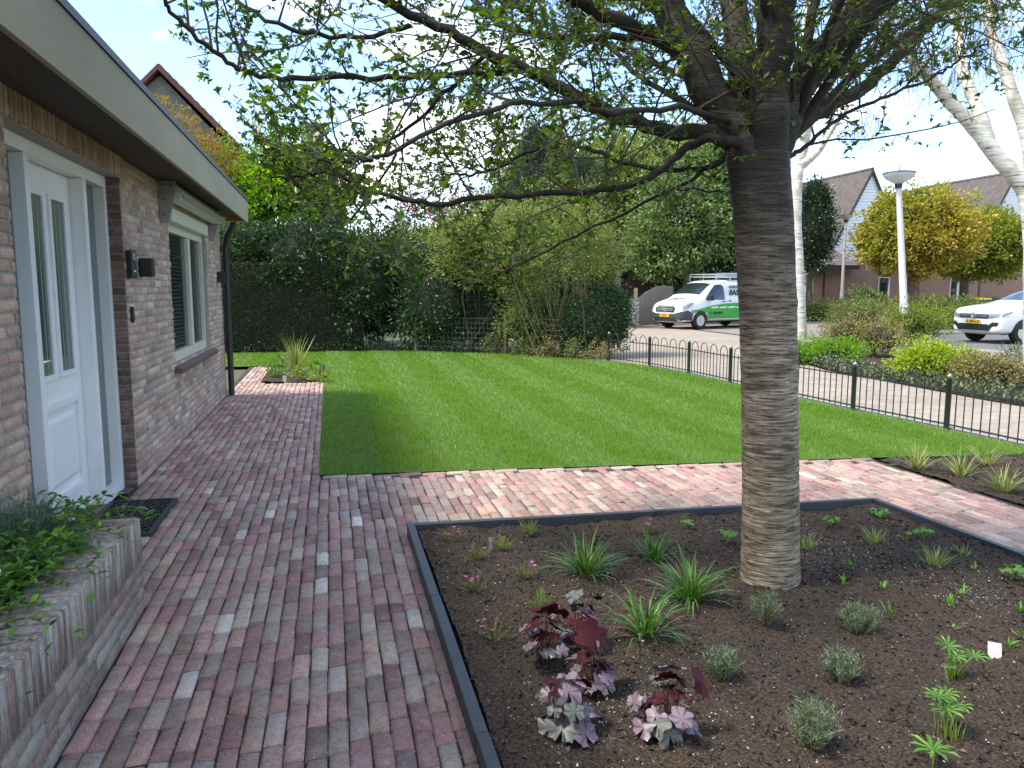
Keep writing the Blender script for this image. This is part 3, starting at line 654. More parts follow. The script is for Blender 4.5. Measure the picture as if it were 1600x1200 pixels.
# edging of black recycled-plastic boards
edge = tag(empty('bed_edging', (2.1, 3.3, 0)), 'black plastic board edging around the big planting bed', 'edging')
def eboard(a, b_, w=.045, z1=.085):
    a = Vector((a[0], a[1], 0)); b_ = Vector((b_[0], b_[1], 0)); d = (b_-a).normalized(); nrm = Vector((-d.y, d.x, 0))*w/2
    z0 = -.03
    p = [a-nrm, b_-nrm, b_+nrm, a+nrm]
    m_ = MB().hexa([(q.x, q.y, z0) for q in p]+[(q.x, q.y, z1+rng.normal()*.0015) for q in p])
    o = m_.build('board', 'edging_plastic', bevel=.004); o.parent = edge; o.matrix_parent_inverse = Matrix.Translation((-2.1, -3.3, 0)); return o
ex = [.455+.005*math.sin(k*.8) for k in range(8)]
ys_ = [1.0, 2.35, 3.53, 4.665]
for k in range(3): eboard((.45, ys_[k]+.002), (.452, ys_[k+1]-.002))
eboard((.43, 4.69), (2.06, 4.612)); eboard((2.064, 4.612), (3.66, 4.535)); eboard((3.685, 4.55), (3.715, 3.37)); eboard((3.716, 3.366), (3.75, 2.0))
# ---------------------------------------------------------------- plants in the beds
leafmat('strap_green', [(0, (.035, .11, .018)), (.5, (.06, .17, .025)), (.85, (.11, .23, .04)), (1, (.26, .32, .09))], .3, .35)
leafmat('variegated', [(0, (.10, .17, .035)), (.4, (.20, .27, .06)), (.75, (.36, .38, .12)), (1, (.50, .46, .22))], .3, .45)
leafmat('lavender_leaf', [(0, (.075, .135, .07)), (.6, (.13, .21, .115)), (1, (.26, .34, .22))], .2, .6)
leafmat('fresh_leaf', [(0, (.06, .17, .02)), (.6, (.11, .26, .035)), (1, (.18, .33, .06))], .35, .45)
leafmat('lime_leaf', [(0, (.13, .22, .03)), (.6, (.22, .32, .05)), (1, (.35, .42, .10))], .35, .5)
leafmat('dry_stem', [(0, (.16, .12, .055)), (1, (.34, .27, .13))], .1, .7)
leafmat('phlox_leaf', [(0, (.08, .12, .035)), (.5, (.14, .16, .055)), (1, (.22, .17, .09))], .25, .6)
leafmat('pink_petal', [(0, (.65, .10, .34)), (1, (.80, .25, .50))], .3, .5)
simple('coral_red', (.055, .004, .009), (.028, .002, .005), .6, 25, .4, 60, spec=.2); simple('coral_stem', (.11, .02, .02), (.16, .05, .035), .5, 20)
m, n, l, b, o = nodes('coral_silver')                    # silvery leaf with dark veins from the centre
tcn = n.new('ShaderNodeTexCoord'); gr = n.new('ShaderNodeTexGradient'); gr.gradient_type = 'RADIAL'; l.new(tcn.outputs['Object'], gr.inputs[0])
sn = n.new('ShaderNodeMath'); sn.operation = 'MULTIPLY'; l.new(gr.outputs[1], sn.inputs[0]); sn.inputs[1].default_value = 44
s2 = n.new('ShaderNodeMath'); s2.operation = 'SINE'; l.new(sn.outputs[0], s2.inputs[0])
vein = ramp(n, l, s2.outputs[0], [(.55, (.20, .165, .185)), (.97, (.09, .05, .06))]); f = noise(n, l, 60, 4)
oi = n.new('ShaderNodeObjectInfo'); tintc = ramp(n, l, oi.outputs['Random'], [(0, (.75, .66, .72)), (.45, (1.0, .92, .98)), (.62, (.48, .66, .52)), (1, (.55, .78, .60))])
l.new(mixc(n, l, 1.0, mixc(n, l, ramp(n, l, f, [(.4, (0, 0, 0)), (.8, (.5, .5, .5))]), vein, (.12, .08, .09)), tintc, 'MULTIPLY'), b.inputs['Base Color']); b.inputs['Roughness'].default_value = .45
def lobed_leaf(name, r, mat, lobes=7, cup=.18, seed=0):
    """round lobed coral-bells / geranium leaf with a notch at the stalk"""
    r_ = random.Random(seed); nseg = 42; v = [(0, 0, 0)]; 
    for ring, f_ in ((1, .5), (2, 1.0)):
        for k in range(nseg):
            a = R(18)+(2*math.pi-R(36))*k/(nseg-1); lob = 1+.13*abs(math.sin((a-math.pi)*lobes/2))*2-.13+.03*math.sin(a*lobes*3)
            if k % 5 == 0: jr = r_.uniform(.84, 1.1); jz = r_.uniform(-.16, .12)*r
            rr = r*f_*(lob*jr if ring == 2 else 1)*(1-.12*math.cos(a)); z = jz*f_**2+ cup*r*(f_**2)*(math.sin(a*lobes*.5+seed)*.55-.35)+.08*r*math.sin(a*2+seed)
            v.append((rr*math.cos(a), rr*math.sin(a), z))
    fc = [(0, 1+k, 2+k) for k in range(nseg-1)]+[(1+k, 1+nseg+k, 2+nseg+k, 2+k) for k in range(nseg-1)]
    me = bpy.data.meshes.new(name); me.from_pydata(v, [], fc); me.shade_smooth(); me.materials.append(MATS[mat]); return me
red_l = [lobed_leaf('leaf', .040, 'coral_red', 7, .13, k) for k in range(3)]; sil_l = [lobed_leaf('leaf', .038, 'coral_silver', 7, .14, k+3) for k in range(3)]
geo_l = [lobed_leaf('leaf', .030, 'fresh_leaf', 7, .3, k+8) for k in range(3)]
def palmate(name, r, mat, k=9):
    m_ = MB()
    for q in range(k):
        a = 2*math.pi*q/k; d = Vector((math.cos(a), math.sin(a), .22)).normalized(); s = Vector((-math.sin(a), math.cos(a), 0)); rr = r*(.85+.25*((q*7) % 5)/5)
        i = len(m_.v)
        m_.v += [(0, 0, 0), tuple(d*rr*.35+s*rr*.07), tuple(d*rr*.7+s*rr*.085), tuple(d*rr-Vector((0, 0, .16*rr))), tuple(d*rr*.7-s*rr*.085), tuple(d*rr*.35-s*rr*.07), tuple(d*rr*.5-Vector((0, 0, .03*rr)))]
        m_.f += [(i, i+1, i+6), (i+1, i+2, i+6), (i+2, i+3, i+6), (i+3, i+4, i+6), (i+4, i+5, i+6), (i+5, i, i+6)]
    me = bpy.data.meshes.new(name); me.from_pydata(m_.v, [], m_.f); me.materials.append(MATS[mat]); return me
lup = [palmate('leaf', .06, 'fresh_leaf', 9), palmate('leaf', .06, 'fresh_leaf', 10)]
def put_leaf(me, t, p, az, tilt, sc):
    o = bpy.data.objects.new('leaf', me); COL.objects.link(o); o.parent = t; o.location = p; o.rotation_euler = (0, tilt, az); o.rotation_mode = 'XYZ'
    o.rotation_euler = (Matrix.Rotation(az, 3, 'Z') @ Matrix.Rotation(tilt, 3, 'Y')).to_euler(); o.scale = (sc,)*3; return o
def plant(name, label, cat, px_, py_, zf, group=None):
    g_ = G(px_, py_, .03); z = zf(g_.x, g_.y); return tag(empty(name, (g_.x, g_.y, z), rng.uniform(0, 6)), label, cat, group)
def mk(name, V, Fc, mat, t, smooth=True): return link(name, npmesh(name, V, Fc, smooth), mat, t)
def strap_plant(label, px_, py_, n=70, L_=(.12, .26), mat='strap_green', zf=bz, w=.009, spread=1.1, droop=1.3, group='strap-leaved clumps in the big bed', name='lilyturf', dry=6):
    t = plant(name, label, 'plant', px_, py_, zf, group)
    V, Fc = blade_arrays((0, 0, -.01), n, L_, spread, w, droop, 6, r0=.03); mk('leaves', V, Fc, mat, t)
    if dry:
        V, Fc = blade_arrays((0, 0, -.01), dry, (L_[0], L_[1]*.9), 1.5, w*.6, .9, 5, r0=.03); mk('dry_leaves', V, Fc, 'dry_stem', t)
    return t
strap_plant('arching green lilyturf clump nearest the pink creeping phlox', 915, 905, 95, (.16, .30))
strap_plant('smaller arching green lilyturf clump close to the black edging', 1022, 872, 75, (.12, .24))
strap_plant('widest lilyturf clump, beside the cherry trunk', 1078, 938, 110, (.18, .33))
strap_plant('lilyturf clump with drooping tips behind the dark red coral bells', 1005, 1000, 85, (.16, .30))
def ring(k, r0, r1, h0, h1, kind, s0, s1):
    o_ = []
    for q in range(k):
        a = 2*math.pi*(q+rng.uniform(-.3, .3))/k; r_ = rng.uniform(r0, r1); o_.append((r_*math.cos(a), r_*math.sin(a), rng.uniform(h0, h1), kind, rng.uniform(s0, s1)))
    return o_
def heuchera(label, px_, py_, leaf_list):
    t = plant('coral_bells', label, 'plant', px_, py_, bz, 'dark coral bells in the big bed'); t.rotation_euler.z = 0
    paths = []
    leaf_list = leaf_list+ring(5, .03, .08, .10, .17, 'r', .5, .8)+ring(5, .05, .11, .05, .13, 's', .6, .95)
    for (ox, oy, h_, kind, sc) in leaf_list:
        top = Vector((ox, oy, h_)); b0 = Vector((ox*.12, oy*.12, -.005)); md = b0.lerp(top, .55)+Vector((ox*.1, oy*.1, .02))
        paths.append(([b0, md, top], [.0028, .0024, .0018]))
        me = (red_l if kind == 'r' else sil_l)[random.randrange(3)]
        put_leaf(me, t, top, math.atan2(oy, ox)+rng.normal()*.4+math.pi*0, .25+rng.uniform(.1, .7), sc*rng.uniform(.9, 1.15))
    for k in range(7): 
        a = rng.uniform(0, 6.28); paths.append(([Vector((0, 0, 0)), Vector((math.cos(a)*.02, math.sin(a)*.02, rng.uniform(.05, .12)))], [.0028, .0016]))
    grow_tubes('stalks', paths, 5, 'coral_stem', t)
heuchera('coral bells with large upright wine-red leaf, between two silvery neighbours', 925, 1085, [(.0, -.02, .235, 'r', 1.75), (.05, .03, .2, 'r', 1.0), (.03, .05, .19, 'r', .8)]+ring(6, .06, .1, .03, .08, 's', .8, 1.1)+[(.08, .03, .1, 's', .9)])
heuchera('coral bells of silver-purple leaves with red leaf stalks near lilyturf', 905, 1020, [(-.02, .03, .2, 's', 1.0), (.03, .0, .13, 's', 1.0), (.08, .06, .17, 'r', .9), (.0, .02, .16, 'r', .5)]+ring(5, .05, .1, .02, .07, 's', .8, 1.0))
heuchera('coral bells with several dark red leaves above, closest to pink phlox', 852, 1050, [(-.03, .05, .2, 'r', 1.0), (.02, .06, .18, 'r', 1.0), (.07, .04, .17, 'r', 1.0), (-.06, .0, .15, 'r', 1.0), (.05, -.02, .14, 's', 1.2), (-.08, .02, .13, 's', 1.0)]+ring(4, .04, .08, .05, .1, 's', .7, 1.0))
heuchera('coral bells with a skirt of green-silver leaves at its foot', 885, 1150, [(-.04, .03, .17, 'r', .95), (.05, .02, .15, 'r', 1.25), (.0, -.02, .15, 's', 1.2), (.04, .0, .16, 's', 1.1), (-.06, -.01, .14, 's', 1.0), (-.03, .06, .13, 's', .9)]+ring(6, .05, .09, .01, .04, 's', 1.0, 1.25))
heuchera('coral bells with one wine-red leaf stretched far aside over bare soil', 1040, 1160, [(.13, .0, .17, 'r', 1.4), (.0, .03, .19, 'r', .9), (.05, .02, .18, 'r', 1.0), (.03, .05, .21, 's', 1.25), (-.02, .04, .18, 's', 1.0), (.08, .04, .16, 's', 1.1)]+ring(8, .06, .11, .03, .09, 's', 1.0, 1.35))
def lavender(label, px_, py_, r=.085, h_=.14):
    t = plant('lavender', label, 'plant', px_, py_, bz, 'young lavender plants in the big bed')
    P, A, paths = [], [], []
    for k in range(85):
        a = rng.uniform(0, 6.28); q = rng.uniform(0, 1)**.6; top = Vector((math.cos(a)*r*q, math.sin(a)*r*q, h_*rng.uniform(.6, 1.05)*(1-.28*q*q))); b0 = Vector((top.x*.35, top.y*.35, -.005))
        paths.append(([b0, b0.lerp(top, .5)+Vector((0, 0, .01)), top], [.0016, .0013, .0008]))
        for j in range(15):
            s = .18+.82*j/14; p = b0.lerp(top, s); P.append(p); d = rdir(1)[0]; A.append((d[0], d[1], abs(d[2])*.9+.35))
    leaves('needles', np.array(P), np.array(A), rng.uniform(.016, .030, len(P)), .0034, 'lavender_leaf', t, .1); grow_tubes('stems', paths, 4, 'dry_stem', t)
for (a, b_, lb, r_, h_) in ((1195, 985, 'silvery lavender cushion closest to the cherry trunk', .078, .13), (1340, 990, 'wide silvery lavender cushion in two tufts before the perlite patch', .10, .13), (1127, 1062, 'small silvery lavender cushion nearest the lilyturf', .075, .125), (1313, 1065, 'silvery lavender cushion leaning to one side in mid bed', .08, .13), (1268, 1165, 'largest silvery lavender cushion in the bed', .092, .165)): lavender(lb, a, b_, r_, h_)
def lupin(label, px_, py_, tops, dry=20):
    t = plant('lupin', label, 'plant', px_, py_, bz, 'young lupins in the big bed'); t.rotation_euler.z = 0; paths = []
    for (ox, oy, h_, sc) in tops:
        top = Vector((ox, oy, h_)); paths.append(([Vector((ox*.1, oy*.1, -.01)), Vector((ox*.5, oy*.5, h_*.6)), top], [.003, .0026, .002])); put_leaf(lup[random.randrange(2)], t, top, rng.uniform(0, 6), rng.uniform(-.1, .5), sc)
    grow_tubes('stalks', paths, 5, 'lime_leaf', t)
    if dry: V, Fc = blade_arrays((0, 0, -.01), dry, (.05, .10), .35, .004, .2, 4, r0=.03); mk('old_stems', V, Fc, 'lime_leaf', t)
lupin('lupin with one leaf reaching out to the side on a long stalk', 1487, 1062, [(-.01, .02, .12, 1.0), (.0, -.01, .09, .8), (.10, .0, .075, .95), (.03, .02, .06, .7), (-.03, -.01, .05, .6)])
lupin('lupin tuft with crowded leaves over yellowish old stems', 1480, 1150, [(-.02, .03, .13, 1.0), (.02, .04, .13, .9), (-.01, .0, .10, 1.1), (.06, .02, .09, .9), (.0, .05, .12, .8)], 34)
lupin('lupin with one big star-shaped leaf whorl near bed edge', 1455, 1205, [(.0, .0, .07, 1.35), (.03, .02, .05, .8)], 0)
def phlox(label, px_, py_, nf, r=.12, h_=.075, mat='phlox_leaf', nl=620):
    t = plant('creeping_phlox', label, 'plant', px_, py_, bz, 'creeping phlox in the big bed')
    P, A, paths = [], [], []
    for k in range(26):
        a = rng.uniform(0, 6.28); q = rng.uniform(.1, 1); top = Vector((math.cos(a)*r*q, math.sin(a)*r*q, h_*rng.uniform(.4, 1.1))); b0 = Vector((top.x*.2, top.y*.2, 0)); paths.append(([b0, b0.lerp(top, .6)+Vector((0, 0, .006)), top], [.0011, .001, .0006]))
        for j in range(nl//26): P.append(b0.lerp(top, rng.uniform(.2, 1))); d = rdir(1)[0]; A.append((d[0], d[1], abs(d[2])))
    leaves('leaves', np.array(P), np.array(A), rng.uniform(.008, .016, len(P)), .004, mat, t, .1); grow_tubes('stems', paths, 4, 'dry_stem', t)
    for k in range(nf):
        p = np.array(paths[k*3 % 26][0][2])*[.6, .6, 1]+[0, 0, .008]; a = np.arange(5)*1.2566+rng.uniform(0, 1)
        Pp = np.repeat(p[None], 5, 0); leaves('flower', Pp, np.c_[np.cos(a), np.sin(a), np.full(5, .3)], .011, .009, 'pink_petal', t, .05)
for (a, b_, lb, nf) in ((705, 855, 'creeping phlox tuft in the corner of the black edging', 5), (742, 886, 'creeping phlox with one pink flower near the white plant tag', 2), (744, 938, 'creeping phlox with brightest pink flower head near the edging', 5), (815, 915, 'wide wispy creeping phlox with a single pink bloom', 3), (770, 1008, 'creeping phlox with pink bloom, closest to the dark red coral bells', 4), (1012, 838, 'creeping phlox with pink flower cluster against far edging board', 5)): phlox(lb, a, b_, nf)
for (a, b_, lb) in ((785, 868, 'green feathery plant standing right behind the white plant tag'), (828, 838, 'green feathery plant against the far edging board'), (842, 965, 'bright green feathery tuft among the pink phlox')): phlox(lb, a, b_, 0, .075, .09, 'fresh_leaf' if b_ == 965 else 'lime_leaf', 620)
def sedge(label, px_, py_, n=55, L_=(.07, .14), zf=bz, grp='striped sedge tufts in the big bed', w=.004, spread=.75):
    return strap_plant(label, px_, py_, n, L_, 'variegated', zf, w, spread, .9, grp, 'striped_sedge', 0)
sedge('yellow-green sedge tuft touching the cherry trunk', 1261, 855); sedge('yellow-green sedge tuft below the bed corner', 1366, 850, 70); sedge('spiky yellow-green sedge tuft, largest of those by the bed edge', 1458, 888, 80, (.08, .15)); sedge('tiny pale sedge tuft by the black edging board', 1505, 872, 25, (.04, .07))
g2 = 'striped sedge clumps in the fence bed'
sedge('striped sedge clump at the corner of the lawn and fence bed', 1432, 728, 70, (.18, .30), bz2, g2, .008, 1.0); sedge('middle striped sedge clump in the bed by the fence', 1502, 738, 80, (.16, .32), bz2, g2, .008, 1.0); sedge('striped sedge clump set deepest into the bare fence bed', 1568, 762, 80, (.16, .32), bz2, g2, .008, 1.0); sedge('greener striped sedge clump against the grass by the fence', 1540, 722, 50, (.16, .28), bz2, g2, .008, 1.0)
def seedling(label, px_, py_, k=6, r=.05, h_=.05, sc=.8, mat=None, name='cranesbill', grp='young cranesbill seedlings in the big bed', zf=bz):
    t = plant(name, label, 'plant', px_, py_, zf, grp); paths = []
    for q in range(k):
        a = 2*math.pi*q/k+rng.uniform(-.4, .4); rr = r*rng.uniform(.4, 1); top = Vector((rr*math.cos(a), rr*math.sin(a), h_*rng.uniform(.6, 1.1))); paths.append(([Vector((0, 0, -.005)), top*.6+Vector((0, 0, .008)), top], [.0015]*3)); put_leaf(geo_l[q % 3], t, top, a, rng.uniform(.1, .7), sc*rng.uniform(.6, 1.1))
    grow_tubes('stalks', paths, 4, 'lime_leaf', t)
for (a, b_, lb, k, sc) in ((1136, 855, 'pale young plant hugging the shaded side of the cherry trunk', 7, .8), (1072, 832, 'small fresh green plant against far board near trunk', 5, .7), (1298, 822, 'round-leaved cranesbill just behind the yellow sedge', 7, .85), (1375, 812, 'round-leaved cranesbill in the far bed corner', 6, .8), (1440, 845, 'leafy cranesbill beside the slanting board', 8, .8), (1415, 850, 'two-leaved pale seedling next to the leafy cranesbill', 3, .6), (1580, 918, 'bright green cranesbill by the outer board', 8, 1.0)): seedling(lb, a, b_, k, .06, .06, sc)
def sprout(label, px_, py_, k=9, L_=.07, mat='fresh_leaf', grp='narrow-leaved seedlings in the big bed'):
    t = plant('seedling', label, 'plant', px_, py_, bz, grp); a = rng.uniform(0, 6.28, k)
    V, Fc = blade_arrays((0, 0, -.005), k, (L_*.6, L_*1.1), 1.0, .011, .7, 5, r0=.012); mk('leaves', V, Fc, mat, t)
for (a, b_, lb, k, ln) in ((1326, 888, 'thin seedling of narrow leaves in pale perlite by trunk', 7, .06), (1318, 915, 'low seedling of narrow leaves between trunk and perlite', 9, .06), (1378, 925, 'single grassy seedling in the middle of the perlite patch', 9, .06), (1392, 965, 'arching seedling beside the wide lavender', 8, .075), (1482, 950, 'wispy seedling in the dark perlite patch', 8, .06), (1502, 932, 'seedling of two pale leaves above the perlite patch', 6, .06), (1490, 985, 'faint seedling between perlite and lupin', 5, .05), (1522, 893, 'tiny bright seedling near the slanting board', 7, .05), (1595, 960, 'broad-leaved seedling at the outer bed edge', 10, .09), (1575, 1012, 'curling seedling next to the leaning plant label', 7, .07), (1598, 1000, 'seedling with one curled stalk behind the leaning label', 6, .08)): sprout(lb, a, b_, k, ln)
def plabel(label, px_, py_, w, h_, lean, az, zf=bz):
    g_ = G(px_, py_, .03); t = tag(empty('plant_label', (g_.x, g_.y, zf(g_.x, g_.y)-.01), az), label, 'plant label', 'white plant labels')
    c_, s_ = math.cos(lean), math.sin(lean)
    def P(u, v, d): return (u, v*s_+d*c_, v*c_-d*s_)
    MB().hexa([P(-w/2, h_*.35, -.0006), P(w/2, h_*.35, -.0006), P(w/2, h_*.35, .0006), P(-w/2, h_*.35, .0006), P(-w/2, h_, -.0006), P(w/2, h_, -.0006), P(w/2, h_, .0006), P(-w/2, h_, .0006)]).build('card', 'label_card', t)
    MB().hexa([P(-.002, 0, -.0006), P(.002, 0, -.0006), P(.002, 0, .0006), P(-.002, 0, .0006), P(-w/2, h_*.348, -.0006), P(w/2, h_*.348, -.0006), P(w/2, h_*.348, .0006), P(-w/2, h_*.348, .0006)]).build('stake', 'label_card', t)
plabel('narrow white plant label upright among the creeping phlox', 768, 868, .022, .085, .15, .3); plabel('large white plant label leaning back in the perlite', 1555, 1030, .05, .085, .75, -.7)
plabel('white plant label in the small bed by the lawn', 445, 596, .06, .12, .2, .1, bz3)
# small bed by the lawn
strap_plant('tall pale ornamental grass clump in the small bed', 462, 583, 60, (.4, .85), 'variegated', bz3, .02, .5, .35, 'plants in the small bed', 'ornamental_grass', 14)
for (a, b_, lb, k) in ((432, 588, 'leafy green perennial at the house side of the small bed', 9), (492, 585, 'leafy perennial at the lawn side of the small bed', 8), (470, 592, 'low perennial before the tall grass in the small bed', 7), (440, 575, 'fresh green perennial behind in the small bed', 8), (498, 594, 'pale trailing perennial at the small bed corner', 6)):
    g_ = G(a, b_, .03); t = tag(empty('perennial', (g_.x, g_.y, bz3(g_.x, g_.y))), lb, 'plant', 'plants in the small bed')
    P, A, cc = crown_pts([((0, 0, .12), (.17, .2, .14))], 170, 22, .06); ok = P[:, 2] > .01
    leaves('leaves', P[ok], A[ok]+[0, 0, .5], rng.uniform(.04, .075, ok.sum()), .035, 'fresh_leaf' if k > 7 else 'lime_leaf', t); grow_tubes('stems', [([(0, 0, -.01), tuple(c*.6), tuple(c)], [.003, .002, .001]) for c in cc], 4, 'dry_stem', t)
# ---------------------------------------------------------------- plants in the brick planter
leafmat('vinca_leaf', [(0, (.035, .105, .018)), (.5, (.065, .18, .025)), (.8, (.13, .29, .035)), (1, (.25, .44, .06))], .3, .32, .45)
leafmat('fescue', [(0, (.06, .105, .09)), (.6, (.11, .17, .15)), (1, (.22, .29, .26))], .2, .6)
leafmat('blue_petal', [(0, (.10, .10, .30)), (1, (.18, .16, .42))], .2, .5); leafmat('white_petal', [(0, (.75, .75, .72)), (1, (.85, .85, .82))], .3, .5)
vin = tag(empty('periwinkle', (-1.28, 3.2, .40)), 'trailing periwinkle with white flowers spilling over the brick planter', 'plant')
vm = []
for q in range(4):
    m_ = MB(); w_ = .36+.05*q; i = 0
    m_.v = [(0, 0, 0), (.3, w_*.42, .05), (.65, w_*.42, .03), (1, 0, -.10), (.65, -w_*.42, .03), (.3, -w_*.42, .05), (.5, 0, -.01)]
    m_.f = [(0, 1, 6), (1, 2, 6), (2, 3, 6), (3, 4, 6), (4, 5, 6), (5, 0, 6)]
    me = bpy.data.meshes.new('leaf'); me.from_pydata(m_.v, [], m_.f); me.materials.append(MATS['vinca_leaf']); vm.append(np.array(m_.v)); vm[-1] = (me, np.array(m_.v), np.array(m_.f))
runs = []
for k in range(330):
    y0 = rng.uniform(2.05, 3.85); b0 = np.array([rng.uniform(-1.46, -1.15), y0, .40]); d = np.array([rng.uniform(-.3, 1.0), rng.uniform(-.5, .7), 0]); ln = rng.uniform(.10, .34)
    if y0 > 3.3: ln *= 1.1
    p = [b0]; 
    hmax = rng.uniform(.06, .21)
    for s_ in range(1, 7):
        t_ = s_/6; p.append(b0+d*ln*t_+np.array([rng.normal()*.008, rng.normal()*.008, hmax*math.sin(min(t_*2.2, 2.4))*1.0]))
    runs.append(np.array(p))
for (y0, out_, drop) in ((3.05, .30, .03), (2.95, .27, .06), (2.75, .28, .08), (3.5, .3, .03), (3.62, .33, -.01), (3.75, .34, .0), (2.5, .27, .05), (2.35, .26, .09), (3.25, .25, .05)):
    runs.append(np.array([(-1.2+out_*t_*1.05, y0+.10*t_, .43+.09*math.sin(t_*2.6)-drop*t_**2*1.6) for t_ in np.linspace(0, 1, 8)]))
grow_tubes('stems', [([tuple(q-np.array([-1.28, 3.2, .40])) for q in r_], [.0017]*len(r_)) for r_ in runs], 4, 'lime_leaf', vin)
LP = []
for r_ in runs:
    for j in range(1, len(r_)):
        for s_ in (-1, 1):
            tdir = r_[j]-r_[j-1]; az = math.atan2(tdir[1], tdir[0])+s_*rng.uniform(.6, 1.4); LP.append((r_[j], az, rng.uniform(-.75, .25), rng.uniform(.030, .056)))
LP.sort(key=lambda q: q[0][1]-3*q[0][0]*0-.8*q[0][2]); rest_V, rest_F, cnt = [], [], 0
vis = [q for q in LP if q[0][1] > 2.25]; nvis = 0; take = set(rng.choice(len(LP), 260, replace=False).tolist())
for k, (p, az, ti, ln) in enumerate(LP):
    me, vv, ff = vm[k % 4]; M3 = np.array((Matrix.Rotation(az, 3, 'Z') @ Matrix.Rotation(ti, 3, 'Y') @ Matrix.Rotation(rng.normal()*.5, 3, 'X')))
    if k in take:
        o = bpy.data.objects.new('leaf', me); COL.objects.link(o); o.parent = vin; o.location = Vector(p)-Vector((-1.28, 3.2, .40)); o.rotation_euler = Matrix(M3.tolist()).to_euler(); o.scale = (ln,)*3
    else:
        rest_V.append((vv*ln) @ M3.T+p-np.array([-1.28, 3.2, .40])); rest_F.append(ff+cnt); cnt += len(vv)
o = link('foliage', npmesh('foliage', np.concatenate(rest_V), np.concatenate(rest_F)), 'vinca_leaf', vin); o['kind'] = 'stuff'
for k in range(15):
    y0 = rng.uniform(2.3, 3.7); p = np.array([rng.uniform(-1.4, -1.12)+1.28, y0-3.2, rng.uniform(.12, .17)]); a = np.arange(5)*1.2566+rng.uniform(0, 1)
    leaves('flower', np.repeat(p[None], 5, 0), np.c_[np.cos(a)+.5, np.sin(a)-.4, np.full(5, .25)], .021, .017, 'white_petal' if k % 3 else 'blue_petal', vin, .05)
for (x_, y_, lb) in ((-1.30, 3.50, 'blue-grey fescue grass tuft in the brick planter against the door wall'), (-1.38, 3.05, 'second blue-grey fescue tuft in the brick planter under the house wall')):
    t = tag(empty('fescue', (x_, y_, .40)), lb, 'plant', 'blue fescue tufts in the planter'); V, Fc = blade_arrays((0, 0, 0), 900, (.20, .36), .85, .0030, .35, 5, r0=.06); mk('blades', V, Fc, 'fescue', t)
# ---------------------------------------------------------------- cherry tree
m, n, l, b, o = nodes('cherry_bark')                     # horizontal bands of grey lenticel bark
tcn = n.new('ShaderNodeTexCoord'); pos = tcn.outputs['Object']
f1 = noise(n, l, 1.0, 6, .62, vec=pos, stretch=(7, 7, 70)); f2 = noise(n, l, 1.0, 5, .6, vec=pos, stretch=(3, 3, 7)); f3 = noise(n, l, 1.0, 4, .6, vec=pos, stretch=(11, 11, 150)); f4 = noise(n, l, 1.0, 4, .6, vec=pos, stretch=(9, 9, 3)); f8 = noise(n, l, 70, 4, .7, vec=pos)
c = ramp(n, l, f1, [(.32, (.10, .075, .048)), (.46, (.21, .165, .115)), (.58, (.33, .275, .205)), (.70, (.50, .45, .37))])
c = mixc(n, l, ramp(n, l, f2, [(.45, (0, 0, 0)), (.68, (.75, .75, .75))]), c, mixc(n, l, 1.0, c, (.40, .34, .25), 'MULTIPLY'))
c = mixc(n, l, ramp(n, l, f3, [(.40, (.95, .95, .95)), (.47, (0, 0, 0))]), c, (.028, .020, .013))
c = mixc(n, l, ramp(n, l, f3, [(.60, (0, 0, 0)), (.68, (.6, .6, .6))]), c, (.55, .50, .42))
c = mixc(n, l, ramp(n, l, f4, [(.58, (0, 0, 0)), (.75, (.45, .45, .45))]), c, (.14, .125, .04))
c = mixc(n, l, ramp(n, l, f8, [(.35, (.5, .5, .5)), (.5, (0, 0, 0))]), c, mixc(n, l, 1.0, c, (.45, .42, .38), 'MULTIPLY'))
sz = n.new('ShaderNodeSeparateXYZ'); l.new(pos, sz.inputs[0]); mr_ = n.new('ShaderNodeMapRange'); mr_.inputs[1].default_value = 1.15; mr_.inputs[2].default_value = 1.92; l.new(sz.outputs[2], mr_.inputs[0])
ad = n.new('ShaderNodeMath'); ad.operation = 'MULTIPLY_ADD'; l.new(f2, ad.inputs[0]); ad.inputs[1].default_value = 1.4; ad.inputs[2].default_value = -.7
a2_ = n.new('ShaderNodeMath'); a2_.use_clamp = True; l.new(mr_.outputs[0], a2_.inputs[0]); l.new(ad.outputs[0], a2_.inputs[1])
c = mixc(n, l, a2_.outputs[0], c, mixc(n, l, 1.0, c, (.11, .095, .075), 'MULTIPLY'))            # rough dark crotch bark as on limbs, plus crown shade painted into the trunk
l.new(c, b.inputs['Base Color']); b.inputs['Roughness'].default_value = .75; bump(n, l, b, mixc(n, l, .4, f1, f3), .5, .015)
simple('cherry_limb', (.012, .009, .006), (.030, .024, .013), .85, 18, .7, 50, dist=.02, stretch=(1, 1, 2.2))
simple('twig_bark', (.055, .040, .026), (.085, .070, .038), .75, 10)
leafmat('cherry_leaf', [(0, (.035, .075, .012)), (.5, (.060, .115, .016)), (.8, (.10, .18, .022)), (.93, (.17, .28, .03)), (1, (.20, .16, .05))], .42, .4)
T0 = G(1203, 916); cherry = tag(empty('cherry_tree', T0), 'cherry tree with banded bark and thin young leaves in the bed', 'tree')
def rel(p): return Vector(p)-T0
zc0 = proj(T0)[2]
tr = MB(); rings, seg = 150, 40; zt = atY(1190, 238, T0.y).z
trace = [(1204, 916, .166), (1204, 898, .155), (1204, 850, .148), (1204, 760, .143), (1202, 620, .139), (1199, 480, .139), (1195, 380, .140), (1190, 300, .144), (1187, 265, .147), (1186, 240, .146), (1187, 215, .135), (1188, 195, .09)]
ax3 = [(atY(a, b_, T0.y), r_) for a, b_, r_ in trace]; ax3[0] = (T0.copy(), .166); zt = atY(1190, 238, T0.y).z
